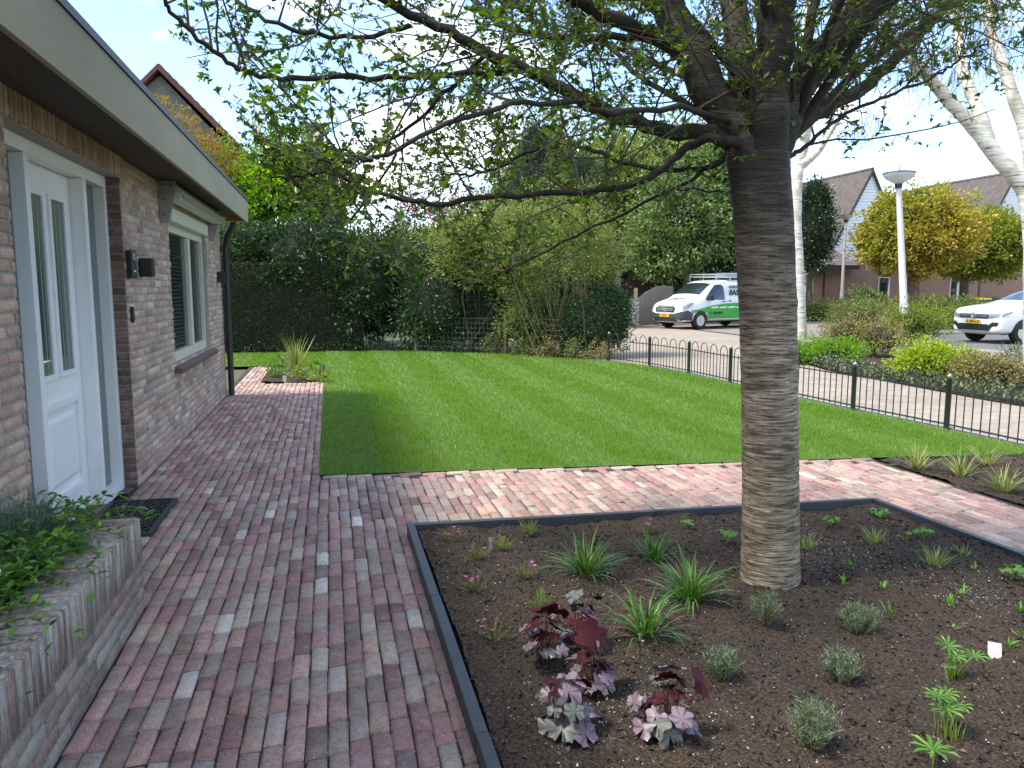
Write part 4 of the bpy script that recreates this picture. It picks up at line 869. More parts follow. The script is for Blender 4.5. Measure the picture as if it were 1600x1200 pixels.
zs_ = [q[0].z for q in ax3]; xs_ = [q[0].x-T0.x for q in ax3]; rs_ = [q[1] for q in ax3]
rs = np.random.default_rng(3); wob = rs.normal(size=(rings, 6))
for k in range(rings):
    z = zs_[-1]*k/(rings-1); r_ = float(np.interp(z, zs_, rs_)); cx = float(np.interp(z, zs_, xs_))
    for j in range(seg):
        a = 2*math.pi*j/seg; q = 1+.025*math.sin(2*a+.6*z)+.02*math.sin(3*a+1.5*z+1)+.004*wob[k, 0]+.005*wob[k, 1]*math.sin(a+wob[k, 2]*3)+.003*rs.normal()
        for (bz_, ba, bs) in ((1.50, -1.0, .10), (1.42, -2.6, .05), (.75, -.9, .03)):   # burls
            q += bs*math.exp(-((z-bz_)/.045)**2-((math.atan2(math.sin(a-ba), math.cos(a-ba)))/.35)**2)
        if z < .1: q += .05*(1-z/.1)*abs(math.sin(2.5*a))
        if z > zt-.3: q += .10*min(1, (z-zt+.3)/.3)*(.3+math.sin(4*a+1))
        tr.v.append((cx+math.cos(a)*r_*q, math.sin(a)*r_*q, z-.02))
for k in range(rings-1):
    for j in range(seg): a = k*seg+j; b_ = k*seg+(j+1) % seg; tr.f.append((a, b_, b_+seg, a+seg))
tr.f.append(tuple((rings-1)*seg+j for j in range(seg)))
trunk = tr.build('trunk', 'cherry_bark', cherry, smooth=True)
def limb(pxs, w0, w1, Y0, Y1, ext=0):
    n_ = len(pxs); pts = []
    for k, (a, b_) in enumerate(pxs): pts.append(atY(a, b_, Y0+(Y1-Y0)*k/(n_-1)))
    if ext:
        d = (pts[-1]-pts[-2]).normalized()
        for q in range(1, 5): d = (d+Vector((rng.normal()*.12, rng.normal()*.12, .10))).normalized(); pts.append(pts[-1]+d*ext/4)
    # smooth
    sm_ = []
    for k in range(len(pts)-1):
        p0, p1, p2, p3 = pts[max(k-1, 0)], pts[k], pts[k+1], pts[min(k+2, len(pts)-1)]
        for s_ in range(4):
            u = s_/4; sm_.append(.5*((2*p1)+(-p0+p2)*u+(2*p0-5*p1+4*p2-p3)*u*u+(-p0+3*p1-3*p2+p3)*u**3))
    sm_.append(pts[-1]); N_ = len(sm_); sm_ = [p+Vector(rng.normal(size=3))*.006*min(1, k/3) for k, p in enumerate(sm_)]
    rr = [(w0+(w1-w0)*(k/(N_-1))**.8)/2*zc0/F for k in range(N_)]
    return [rel(p) for p in sm_], rr
Y = T0.y
LM = [limb([(1170, 245), (1110, 208), (1060, 208), (990, 190), (905, 150), (850, 125), (790, 95), (720, 60), (640, 20), (560, -25)], 26, 7, Y, Y+.45, .8),
      limb([(1160, 225), (1110, 216), (1080, 225), (1050, 250), (1000, 285), (930, 297), (850, 302), (760, 308), (690, 318), (630, 312), (560, 290)], 15, 3, Y-.1, Y+.5, .2),
      limb([(812, 108), (770, 112), (700, 119), (606, 122), (497, 123), (425, 123), (387, 112), (353, 97), (310, 62), (270, 20)], 10, 4, Y+.36, Y+.15, .3),
      limb([(1176, 262), (1152, 205), (1112, 150), (1085, 95), (1060, 45), (1035, 0), (1010, -60)], 62, 34, Y, Y+.25, 1.6),
      limb([(1062, 72), (1000, 48), (940, 22), (890, -8), (830, -40)], 22, 9, Y+.15, Y-.3, .9),
      limb([(1078, 92), (1000, 60), (900, 58), (810, 50), (770, 28), (725, -10)], 12, 6, Y+.1, Y+.9, .6),
      limb([(1184, 268), (1176, 215), (1166, 150), (1158, 80), (1148, 20), (1135, -60)], 56, 26, Y+.03, Y+.5, 1.7),
      limb([(1192, 268), (1200, 215), (1203, 150), (1208, 80), (1215, 0), (1222, -70)], 62, 34, Y-.03, Y-.2, 1.6),
      limb([(1198, 262), (1220, 208), (1238, 160), (1268, 105), (1310, 55), (1370, 5), (1430, -45)], 56, 18, Y, Y-.15, 1.2),
      limb([(1205, 240), (1260, 190), (1310, 158), (1362, 130), (1410, 82), (1450, 38), (1500, -15)], 26, 12, Y+.02, Y+.7, .9),
      limb([(1228, 250), (1240, 242), (1268, 222), (1300, 192), (1350, 165), (1400, 145), (1460, 120)], 8, 3, Y, Y+.4, .4),
      limb([(1255, 130), (1262, 60), (1272, 0), (1280, -60)], 16, 10, Y, Y+.2, .9),
      limb([(1150, 232), (1100, 262), (1000, 262), (940, 240), (900, 228), (840, 235), (780, 260)], 9, 4, Y+.15, Y+1.1, .4),
      limb([(1120, 190), (1050, 150), (990, 110), (950, 70), (930, 30)], 11, 4, Y+.1, Y+1.3, .5),
      limb([(1140, 190), (1060, 168), (960, 178), (880, 160), (800, 165), (700, 195), (620, 235)], 9, 3, Y-.05, Y-.7, .3),
      limb([(640, 40), (560, 60), (470, 50), (400, 20), (340, -20)], 8, 3, Y+.4, Y+.7, .4),
      limb([(760, 85), (690, 150), (640, 200), (570, 240), (500, 270)], 7, 3, Y+.3, Y+.9, .3),
      limb([(1130, 300), (1080, 297), (1040, 300)], 4, 2, Y, Y+.2, 0),
      limb([(1150, 240), (1080, 280), (980, 330), (880, 380), (800, 420)], 7, 2, Y+.1, Y+1.5, .2),
      limb([(620, 240), (560, 330), (520, 345), (470, 300)], 4, 2, Y+.6, Y+.9, .2)]
# limbs that spread toward and away from the path side, mostly above the picture
for az in np.arange(.35, 6.28, .85):
    d = Vector((math.cos(az), math.sin(az), 0)); s0 = Vector((0, 0, zt+.06)); L_ = rng.uniform(1.7, 2.4); el = rng.uniform(.45, .95)
    if d.y < -.5: L_ *= .75; el += .25
    LM.append(([s0, s0+d*L_*.22+Vector((0, 0, .30*L_*el)), s0+d*L_*.55+Vector((0, 0, .62*L_*el)), s0+d*L_*.8+Vector((0, 0, .85*L_*el)), s0+d*L_+Vector((0, 0, L_*el))], [.026, .019, .013, .009, .005]))
lm = MB()
big = LM[:len(LM)]
for k, (p, r_) in enumerate(big):
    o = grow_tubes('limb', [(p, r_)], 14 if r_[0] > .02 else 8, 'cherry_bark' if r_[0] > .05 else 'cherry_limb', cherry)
tw1, tw2, leafP, leafA = [], [], [], []
def bent(p, d, ln, seg_, up_, wig):
    pts = [p]
    for s_ in range(seg_):
        d = (d+Vector((rng.normal()*wig, rng.normal()*wig, rng.normal()*wig+up_))).normalized(); pts.append(pts[-1]+d*(ln/seg_))
    return pts
for (p, r_) in LM:
    tot = sum((p[k+1]-p[k]).length for k in range(len(p)-1)); nb = int(tot*11)+2
    for q in range(nb):
        u = rng.uniform(.14, 1); k = min(int(u*(len(p)-1)), len(p)-2); base = p[k].lerp(p[k+1], rng.random()); t_ = (p[k+1]-p[k]).normalized()
        d = (t_*.7+Vector(rdir(1)[0])*.9+Vector((0, 0, .12))).normalized(); ln = rng.uniform(.25, .95)*(1.0 if u < .8 else .7)
        b1 = bent(base, d, ln, 6, .03, .16)
        e_ = b1[-1]+T0
        pe = proj(e_)
        if e_.x < -.72 or (e_.y > .3 and (pe[0] < 235 or (pe[0] < 560 and pe[1] > 40+(pe[0]-230)*1.3))) or (e_.y > .5 and (pe[1] > 440 or (pe[0] > 1235 and pe[1] > 225))): continue
        tw1.append((b1, list(np.linspace(min(.006, r_[k]*.6), .0018, len(b1)))))
        for s_ in range(int(ln*11)+1):
            j = rng.integers(1, len(b1)-1); dd = ((b1[j+1]-b1[j]).normalized()*.6+Vector(rdir(1)[0])).normalized(); l2 = rng.uniform(.07, .32)
            b2 = bent(b1[j], dd, l2, 4, .02, .18)
            pe = proj(b2[-1]+T0)
            if (b2[-1]+T0).x < -.78 or pe[0] < 225 or (pe[0] < 560 and pe[1] > 70+(pe[0]-230)*1.3) or pe[1] > 455 or (pe[0] > 1235 and pe[1] > 250): continue
            tw2.append((b2, [.0020, .0018, .0015, .0012, .0009]))
            far_left = base.x < -.8
            for jj in range(1, 5):
                c0 = b2[jj]
                for h_ in range(rng.integers(1, 9 if far_left else 5)): leafP.append(c0); a = rdir(1)[0]; leafA.append((a[0], a[1], a[2]*.7-.1))
grow_tubes('branches', tw1, 5, 'twig_bark', cherry)['kind'] = 'stuff'; grow_tubes('twigs', tw2, 3, 'twig_bark', cherry)['kind'] = 'stuff'
leafP = np.array([tuple(q) for q in leafP]); leafA = np.array(leafA); nl = len(leafP); print('cherry leaves', nl, 'twigs', len(tw2))
lw = rng.uniform(.018, .035, nl)*rng.choice([.75, 1, 1.5], nl, p=[.35, .45, .2])
vsc = []
for k in range(nl):
    x, y, z = proj(Vector(leafP[k])+T0); vsc.append(lw[k]/max(z, .5) if (0 < x < 1600 and 0 < y < 1200 and z > .5) else 0)
bigl = set(np.argsort(vsc)[-220:].tolist())
single = []
for q in range(4):
    V, Fc = leaf_arrays(np.zeros((1, 3)), np.array([[1., 0, 0]]), 1.0, .5+.04*q, .22, up=np.array([[0, 0, 1.]])); me = npmesh('leaf', V, Fc); me.materials.append(MATS['cherry_leaf']); single.append(me)
for k in bigl:
    o = bpy.data.objects.new('leaf', single[k % 4]); COL.objects.link(o); o.parent = cherry; o.location = leafP[k]; o.rotation_euler = Vector(leafA[k]).to_track_quat('X', 'Z').to_euler(); o.scale = (lw[k]*1.2,)*3
rest = np.array([k for k in range(nl) if k not in bigl])
o = leaves('foliage', leafP[rest], leafA[rest], lw[rest], lw[rest]*.5, 'cherry_leaf', cherry); o['kind'] = 'stuff'
# ---------------------------------------------------------------- hedges, shrubs and trees round the garden
leafmat('hedge_leaf', [(0, (.026, .052, .014)), (.6, (.050, .075, .024)), (1, (.12, .085, .045))], .15, .5, .3)
leafmat('laurel_leaf', [(0, (.018, .048, .013)), (.6, (.032, .080, .020)), (1, (.075, .14, .035))], .2, .36, .45)
leafmat('bright_leaf', [(0, (.11, .24, .02)), (.6, (.17, .34, .035)), (1, (.26, .42, .06))], .55, .45)
leafmat('mixed_leaf', [(0, (.09, .14, .025)), (.5, (.17, .24, .045)), (.85, (.27, .31, .08)), (1, (.32, .24, .12))], .35, .5)
leafmat('olive_leaf', [(0, (.075, .11, .025)), (.6, (.15, .19, .045)), (1, (.25, .26, .08))], .3, .5)
leafmat('bay_leaf', [(0, (.07, .14, .03)), (.55, (.14, .24, .06)), (.9, (.25, .33, .11)), (1, (.42, .45, .24))], .25, .38, .45)
leafmat('dark_holly', [(0, (.014, .035, .012)), (.7, (.03, .06, .02)), (1, (.06, .09, .035))], .1, .3, .5)
leafmat('conifer', [(0, (.018, .040, .022)), (.7, (.035, .065, .035)), (1, (.06, .09, .05))], .1, .6)
leafmat('orange_leaf', [(0, (.20, .13, .02)), (.6, (.30, .19, .03)), (1, (.24, .25, .05))], .4, .5)
leafmat('red_leaf', [(0, (.14, .03, .035)), (.7, (.24, .06, .07)), (1, (.30, .12, .10))], .4, .5)
leafmat('maple_leaf', [(0, (.26, .21, .035)), (.5, (.40, .31, .05)), (1, (.48, .39, .08))], .35, .5, big=(.35, (.72, .95, .8)))
leafmat('maple_green', [(0, (.08, .14, .02)), (.5, (.15, .21, .03)), (1, (.26, .28, .05))], .35, .5)
leafmat('yellow_bush', [(0, (.20, .30, .02)), (.6, (.32, .42, .03)), (1, (.44, .48, .06))], .35, .5)
leafmat('brown_shrub', [(0, (.15, .12, .045)), (.5, (.25, .22, .07)), (1, (.34, .28, .11))], .25, .6)
leafmat('ivy_leaf', [(0, (.04, .07, .025)), (.6, (.10, .13, .05)), (1, (.30, .32, .20))], .2, .5)
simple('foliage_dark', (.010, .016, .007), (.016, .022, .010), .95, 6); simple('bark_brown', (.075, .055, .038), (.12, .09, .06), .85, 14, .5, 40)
simple('stem_green', (.11, .105, .035), (.17, .15, .06), .7, 14)
def shrub(name, label, base, ells, n_, ln, wd, mat, clumps, spread, group=None, core=.62, stems=10, cat='shrub', stem_r=.02, inner=.45, bark='bark_brown', trunk=None, droop=0, zmin=.02):
    """a plant of clumped leaves (ells in world metres relative to base) on stems or a trunk"""
    t = tag(empty(name, base), label, cat, group)
    P, A, cc = crown_pts(ells, n_, clumps, spread, inner); ok = P[:, 2] > zmin-base[2]*0
    P, A = P[ok], A[ok]; A = A+np.array([0, 0, -droop])
    leaves('crown', P, A, rng.uniform(ln[0], ln[1], len(P)), rng.uniform(wd[0], wd[1], len(P)), mat, t)
    if core:
        Pc, Ac = [], []
        for k, e in enumerate(ells):
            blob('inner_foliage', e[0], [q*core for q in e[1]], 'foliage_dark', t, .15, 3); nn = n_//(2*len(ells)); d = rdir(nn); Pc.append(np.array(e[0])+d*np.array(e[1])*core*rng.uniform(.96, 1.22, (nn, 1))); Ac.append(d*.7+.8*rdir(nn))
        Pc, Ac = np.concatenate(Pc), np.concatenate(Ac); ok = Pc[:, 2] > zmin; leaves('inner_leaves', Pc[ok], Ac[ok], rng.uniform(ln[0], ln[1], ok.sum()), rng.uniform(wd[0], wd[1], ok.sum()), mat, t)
    paths = []
    if trunk:
        h_, r_ = trunk; paths.append(([(0, 0, -.05), (.02, .01, h_*.35), (-.02, .02, h_*.7), (0, 0, h_)], [r_*1.15, r_, r_*.9, r_*.75])); st_ = Vector((0, 0, h_*.95))
    for k in range(stems):
        c_ = Vector(cc[rng.integers(0, len(cc))]); b0 = st_ if trunk else Vector((rng.normal()*.12, rng.normal()*.12, -.05)); md = b0.lerp(c_, .5)+Vector((rng.normal()*.1, rng.normal()*.1, .1)); paths.append(([b0, md, c_], [stem_r, stem_r*.7, stem_r*.3]))
    if paths: grow_tubes('trunk' if trunk else 'stems', paths, 9 if trunk else 6, bark, t)
    return t
# clipped hedge
hg = tag(empty('hedge', (-2.2, 19.9, 0)), 'clipped dark hedge wall behind the far end of the path', 'hedge')
n_ = 26000; face = rng.random(n_); P = np.c_[rng.uniform(-3.2, 3.0, n_), np.zeros(n_), rng.uniform(0, 2.15, n_)]
front = face < .8; P[front, 1] = -.45+rng.exponential(.05, front.sum())+.05*np.sin(P[front, 0]*5)*np.sin(P[front, 2]*6); tp = ~front; P[tp, 1] = rng.uniform(-.45, .45, tp.sum()); P[tp, 2] = 2.12+rng.normal(size=tp.sum())*.04
A = rdir(n_)+np.array([0, -.5, .25]); leaves('crown', P, A, rng.uniform(.035, .06, n_), rng.uniform(.016, .028, n_), 'hedge_leaf', hg)
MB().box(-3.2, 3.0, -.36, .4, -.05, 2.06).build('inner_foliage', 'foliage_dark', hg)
def at(px_, Y_, z=0): p = atY(px_, 450, Y_); return (p.x, Y_, z)
E3 = lambda *e: [((a, b_, c_), (d, f_, g_)) for a, b_, c_, d, f_, g_ in e]
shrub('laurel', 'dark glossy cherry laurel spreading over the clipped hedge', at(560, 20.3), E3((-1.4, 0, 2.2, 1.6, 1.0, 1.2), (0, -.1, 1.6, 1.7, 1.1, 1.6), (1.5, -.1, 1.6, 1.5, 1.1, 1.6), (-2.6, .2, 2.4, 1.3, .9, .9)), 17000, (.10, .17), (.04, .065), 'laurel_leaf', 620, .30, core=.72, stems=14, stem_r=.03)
shrub('elder', 'bright green backlit bush rising above the dark laurel', at(455, 22.6), E3((0, 0, 4.2, 1.7, 1.2, 1.5), (-.8, 0, 3.9, 1.3, 1.1, 1.2), (.9, .1, 3.8, .9, .9, 1.0)), 14000, (.08, .14), (.04, .07), 'bright_leaf', 420, .24, core=.6, stems=14, cat='shrub', stem_r=.03)
shrub('rhododendron', 'broad dark shrub filling the corner behind the wire fence', at(690, 18.9), E3((0, .2, 1.1, 1.1, .9, 1.2), (1.2, 0, 1.0, .9, .8, 1.1)), 7000, (.08, .13), (.03, .05), 'laurel_leaf', 300, .24, core=.72)
shrub('mock_orange', 'olive green loose shrub between laurel and bare stems', at(735, 18.6), E3((0, 0, 2.6, 1.1, 1.0, 1.1), (.9, -.3, 2.2, .9, .9, 1.1)), 11000, (.06, .11), (.03, .055), 'mixed_leaf', 450, .24, core=.45, stems=16)
# upright many-stemmed shrub
t = shrub('forsythia', 'tall many-stemmed shrub with bare upright canes and pale leaves', at(868, 17.0), E3((0, 0, 2.6, 1.5, 1.0, 1.1), (.2, .1, 3.3, 1.2, .9, .8), (-.9, .2, 2.6, .8, .7, .8), (1.0, 0, 2.3, .7, .7, .8)), 13000, (.05, .09), (.025, .045), 'mixed_leaf', 560, .22, core=0, stems=0)
cn = []
for k in range(64):
    a = rng.uniform(0, 6.28); lean = rng.uniform(.1, .75); b0 = Vector((rng.normal()*.3, rng.normal()*.2, -.05)); cn.append((bent(b0, Vector((math.cos(a)*lean, math.sin(a)*lean*.7, 1)).normalized(), rng.uniform(1.8, 3.4), 7, .0, .07), [.016, .014, .012, .010, .008, .006, .004, .003]))
grow_tubes('canes', cn, 5, 'stem_green', t)
shrub('privet', 'low dark green shrub at the corner of the iron fence', at(925, 16.6), E3((0, 0, .75, .85, .6, .85), (.55, .15, .9, .5, .5, .85)), 6500, (.05, .09), (.025, .04), 'laurel_leaf', 300, .18, core=.66)
shrub('privet', 'twiggy shrub filling the gap left of the bare canes', at(835, 17.4), E3((0, 0, .8, .9, .6, .9)), 4500, (.05, .09), (.025, .04), 'olive_leaf', 220, .2, core=.6)
for k, (px_, Y_, lb) in enumerate(((770, 18.0, 'small twiggy border shrub under the wooden post'), (858, 16.6, 'low border shrub before the bare canes'), (900, 16.2, 'low pale border shrub by the lawn edge'), (940, 15.7, 'tiny border shrub at the start of the iron fence'), (825, 17.0, 'low leafy border shrub with brown tips'))):
    shrub('border_shrub', lb, at(px_, Y_), E3((0, 0, .2, .35, .25, .26)), 420, (.04, .07), (.02, .035), ('olive_leaf', 'brown_shrub')[k % 2], 40, .1, 'low shrubs along the far lawn edge', core=0, stems=9, stem_r=.006)
# ivy and leaf litter at the foot of the hedge
P = np.c_[rng.uniform(-3.5, 5.6, 3800), np.zeros(3800), np.abs(rng.normal(size=3800))*.09+.02]; P[:, 1] = np.interp(P[:, 0], [-4, 1.2, 2, 4, 5, 5.7], [19.5, 19.4, 19.15, 17.9, 16.5, 15.6])+np.abs(rng.normal(size=3800))*.25
tag(leaves('ground_cover', P, rdir(3800)+[0, -.2, .5], rng.uniform(.04, .08, 3800), .045, 'ivy_leaf'), 'ivy and leaf litter along the far lawn edge', 'ground cover', None, 'stuff')
# wooden posts with wire
simple('post_wood', (.20, .155, .105), (.13, .10, .07), .85, 9, .4, 60, stretch=(4, 4, .6))
wf = tag(empty('wire_fence', (2.05, 19.05, 0)), 'wire mesh fence on wooden posts before the laurel', 'fence')
for (x_, y_) in ((2.05, 19.05), (4.05, 17.85)):
    MB().lathe([(.045, -.05), (.045, .95), (.036, .97)], (x_-2.05, y_-19.05, 0), 12).build('post', 'post_wood', wf, True)
for k in range(7):
    z = .12+.12*k; MB().tube([(0, 0, z), (1.0, -.6, z-.012), (2.0, -1.2, z), (2.95, -2.55, z)], .0022, 4).build('wire', 'grey_metal', wf)
for k in range(23): u = (k+.5)/23; MB().tube([(2*u, -1.2*u, .12), (2*u, -1.2*u, .84)], .0018, 4).build('wire', 'grey_metal', wf)
# big trees and bushes farther off
shrub('bay_tree', 'large pale-edged evergreen bush towering over the parked van', atZ(1072, 450, 35)[:2]+(0,) if False else (atZ(1072, 450, 35).x, atZ(1072, 450, 35).y, 0), E3((0, 0, 4.6, 2.7, 2.2, 3.0), (1.2, -.2, 6.6, 1.9, 1.8, 2.0), (-1.2, 0, 3.4, 1.5, 1.5, 1.6), (2.3, 0, 4.6, 1.6, 1.7, 2.6)), 26000, (.14, .26), (.06, .10), 'bay_leaf', 950, .5, core=.62, cat='tree', stems=4, trunk=(3.5, .2), stem_r=.08)
q = atZ(1160, 450, 37); shrub('yew', 'dark evergreen standing behind the van roof rack', (q.x, q.y, 0), E3((0, 0, 3.2, 2.3, 2, 3.0), (-2.2, 0, 2.6, 1.8, 1.6, 2.4)), 9000, (.12, .2), (.05, .08), 'dark_holly', 420, .45, core=.78, cat='tree', stems=3, trunk=(2.2, .16))
q = atZ(1266, 450, 42); shrub('holly', 'dark holly tree beside the gable of the white-clad house', (q.x, q.y, 0), E3((0, 0, 4.6, 1.2, 1.2, 2.4), (0, 0, 6.2, .8, .8, 1.2)), 6500, (.12, .2), (.06, .1), 'dark_holly', 360, .42, core=.75, cat='tree', stems=3, trunk=(2.6, .14))
q = atZ(1000, 450, 42); shrub('tall_tree', 'light green tall tree behind the evergreen bush', (q.x, q.y, 0), E3((0, 0, 7.0, 3.2, 2.5, 3.0), (3.5, 0, 7.5, 2.6, 2.4, 2.7), (-2.2, 0, 6.2, 2.2, 2, 2.6)), 20000, (.14, .25), (.07, .12), 'mixed_leaf', 800, .55, core=.5, cat='tree', stems=14, trunk=(4.6, .24), stem_r=.07)
q = atZ(830, 450, 34); shrub('conifer', 'blue-green conifer rising above the garden shrubs', (q.x, q.y, 0), E3((0, 0, 3.6, 1.7, 1.6, 2.4), (0, 0, 5.8, 1.2, 1.2, 2.0), (.1, 0, 7.6, .7, .7, 1.2)), 10000, (.10, .2), (.03, .05), 'conifer', 420, .38, core=.55, cat='tree', stems=4, trunk=(5.5, .18))
q = atZ(905, 450, 36); shrub('conifer', 'narrow dark conifer beside the blue-green one', (q.x, q.y, 0), E3((0, 0, 4.0, 1.5, 1.3, 2.4), (.1, 0, 6.4, 1.0, 1.0, 1.9)), 7000, (.10, .2), (.03, .05), 'conifer', 320, .36, core=.55, cat='tree', stems=4, trunk=(5, .16))
for (px_, zc_, lb, mt, hh, ww) in ((850, 52, 'tall broad tree far behind the conifers', 'olive_leaf', 13.5, 4.2), (960, 50, 'tall fresh green tree between conifer and evergreen bush', 'mixed_leaf', 12.5, 4.0), (1060, 48, 'tall yellowish tree rising behind the evergreen bush', 'mixed_leaf', 12, 4.0), (1140, 54, 'dark tall tree behind the cherry trunk', 'olive_leaf', 8.5, 3.4), (700, 55, 'distant olive tree behind the small red one', 'olive_leaf', 6.0, 3.2)):
    q = atZ(px_, 450, zc_); shrub('tall_tree', lb, (q.x, q.y, 0), E3((0, 0, hh*.66, ww*.85, 3, hh*.34), (-ww*.4, 0, hh*.45, ww*.8, 2.5, hh*.36), (ww*.5, 0, hh*.48, ww*.7, 2.5, hh*.40)), 15000, (.2, .36), (.11, .19), mt, 560, .8, 'trees far behind the garden', core=.55, cat='tree', stems=8, trunk=(hh*.5, .25), stem_r=.08)
q = atZ(780, 450, 30); shrub('hawthorn', 'pale green blossoming tree in the gap over the laurel', (q.x, q.y, 0), E3((0, 0, 3.6, 2.0, 1.6, 1.2), (1.6, 0, 3.4, 1.7, 1.5, 1.3), (3.2, 0, 3.4, 1.4, 1.3, 1.2)), 15000, (.09, .15), (.045, .075), 'mixed_leaf', 600, .34, core=.5, cat='tree', stems=12, trunk=(2.4, .12))
q = atZ(655, 450, 40); shrub('red_tree', 'small red-leaved tree far behind the hedge', (q.x, q.y, 0), E3((0, 0, 5.0, 1.8, 1.5, 1.4), (2.8, 0, 5.6, 1.8, 1.5, 1.2)), 4200, (.10, .18), (.05, .09), 'red_leaf', 230, .4, core=0, cat='tree', stems=14, trunk=(3.4, .12))
q = atZ(640, 450, 33); shrub('hazel', 'soft green bush showing above the laurel by the red tree', (q.x, q.y, 0), E3((0, 0, 3.0, 2.4, 1.5, 1.1), (-2.0, 0, 2.7, 1.5, 1.4, 1.2)), 11000, (.09, .16), (.045, .08), 'mixed_leaf', 450, .34, core=.5, cat='tree', stems=10, trunk=(1.8, .1))
q = atZ(322, 450, 21); shrub('copper_tree', 'orange-tinged young tree between eave and neighbouring roof', (q.x, q.y, 0), E3((0, 0, 4.7, 1.2, .9, 1.2), (-.8, 0, 5.7, .9, .7, 1.0), (.6, 0, 4.4, .8, .7, .9)), 7500, (.05, .10), (.03, .055), 'orange_leaf', 330, .22, core=0, cat='tree', stems=16, trunk=(3.2, .07), stem_r=.02)
q = atZ(398, 450, 24); shrub('birch_sapling', 'light green young tree before the neighbouring roof', (q.x, q.y, 0), E3((0, 0, 5.2, .9, .9, 1.2), (.3, 0, 4.2, 1.1, 1.0, .9)), 3200, (.05, .10), (.03, .05), 'bright_leaf', 190, .22, core=0, cat='tree', stems=14, trunk=(3.4, .07), stem_r=.02)
q = atZ(938, 450, 38); shrub('beech_hedge', 'dense leafy bush filling the gap beside the brown gate', (q.x, q.y, 0), E3((0, 0, 1.9, 2.6, 1.2, 2.1), (-2.4, 0, 1.8, 2.0, 1.2, 2.0), (3.0, .5, 1.9, 2.4, 1.2, 2.1)), 11000, (.10, .18), (.05, .08), 'olive_leaf', 380, .36, core=.8, stems=5)
# ---------------------------------------------------------------- verge planting across the footpath
def vs(name, label, px_, py_, ells, n_, ln, wd, mat, clumps, spread, core=.5, grp='shrubs on the planted verge'):
    g_ = G(px_, py_); return shrub(name, label, (g_.x, g_.y, -.03), ells, n_, ln, wd, mat, clumps, spread, grp, core=core, stems=6, stem_r=.012)
vs('golden_bush', 'rounded yellow-green bush just beyond the iron fence', 1447, 592, E3((0, 0, .34, .62, .5, .36), (.45, .1, .25, .4, .4, .28)), 9000, (.035, .06), (.022, .038), 'yellow_bush', 480, .10)
vs('spirea', 'low fresh green shrub by the white birch trunk', 1298, 566, E3((0, 0, .28, .9, .6, .32), (-.9, .2, .24, .7, .6, .28)), 5200, (.04, .07), (.02, .035), 'bright_leaf', 300, .12)
vs('barberry', 'brown and yellow twiggy shrub before the lamp post', 1372, 556, E3((0, 0, .45, .8, .7, .5), (-.5, .5, .5, .7, .6, .55)), 5000, (.035, .06), (.02, .03), 'brown_shrub', 300, .13, .45)
vs('cotoneaster', 'large olive green shrub behind the brown twiggy one', 1345, 530, E3((0, 0, .6, 1.3, 1.0, .66), (1.0, .3, .5, .9, .9, .6)), 6500, (.05, .08), (.025, .04), 'olive_leaf', 360, .18)
vs('hypericum', 'yellow-green shrub at the foot of the tall lamp post', 1425, 538, E3((0, 0, .6, .9, .9, .62)), 4200, (.05, .08), (.03, .045), 'maple_green', 240, .16)
vs('barberry', 'rusty brown low shrub along the parking bay', 1545, 600, E3((0, 0, .26, .8, .5, .34), (.8, -.5, .26, .8, .5, .34)), 5200, (.035, .06), (.02, .03), 'brown_shrub', 300, .11, .45)
vs('forsythia', 'low shrub with bright yellow leaf tips next to golden bush', 1518, 592, E3((0, 0, .22, .35, .3, .3)), 1500, (.035, .06), (.02, .03), 'yellow_bush', 110, .09, .5)
vs('daylily', 'small grey-green tuft at the kerb of the parking bay', 1590, 578, E3((0, 0, .2, .35, .3, .3)), 900, (.06, .12), (.01, .018), 'lavender_leaf', 60, .09, 0)
for (px_, py_, lb, mt, sx, sz_) in ((1330, 500, 'long green hedge-like shrub before the brick houses', 'olive_leaf', 2.4, .85), (1470, 503, 'broad shrub under the round maples', 'olive_leaf', 2.2, .95), (1425, 512, 'yellowish shrub bank beside the street', 'maple_green', 1.7, .7)):
    vs('street_shrub', lb, px_, py_, E3((0, 0, sz_*.6, sx, 1.4, sz_*.65), (-sx*.6, .5, sz_*.5, sx*.6, 1.2, sz_*.6), (sx*.65, .2, sz_*.55, sx*.6, 1.2, sz_*.6)), 9000, (.09, .15), (.045, .07), mt, 480, .26)
q = atZ(1352, 450, 46); shrub('juniper', 'dark green bush leaning before the door of the brick house', (q.x, q.y, 0), E3((0, 0, .8, 1.0, .9, .9), (.8, 0, .6, .9, .8, .6)), 3000, (.1, .17), (.04, .06), 'bay_leaf', 180, .3, core=.7, stems=4)
P = []; 
for k in range(5200):
    y_ = rng.uniform(4.5, 16); x0 = np.interp(y_, [4, 9, 13, 18.4], [9.05, 9.05, 9.4, 11.05]); P.append((x0+abs(rng.normal())*.22-.04, y_, abs(rng.normal())*.10))
P = np.array(P); tag(leaves('ground_cover', P, rdir(len(P))+[-.2, -.2, .6], rng.uniform(.04, .075, len(P)), .04, 'ivy_leaf'), 'variegated ivy edging the verge along the footpath', 'ground cover', None, 'stuff')
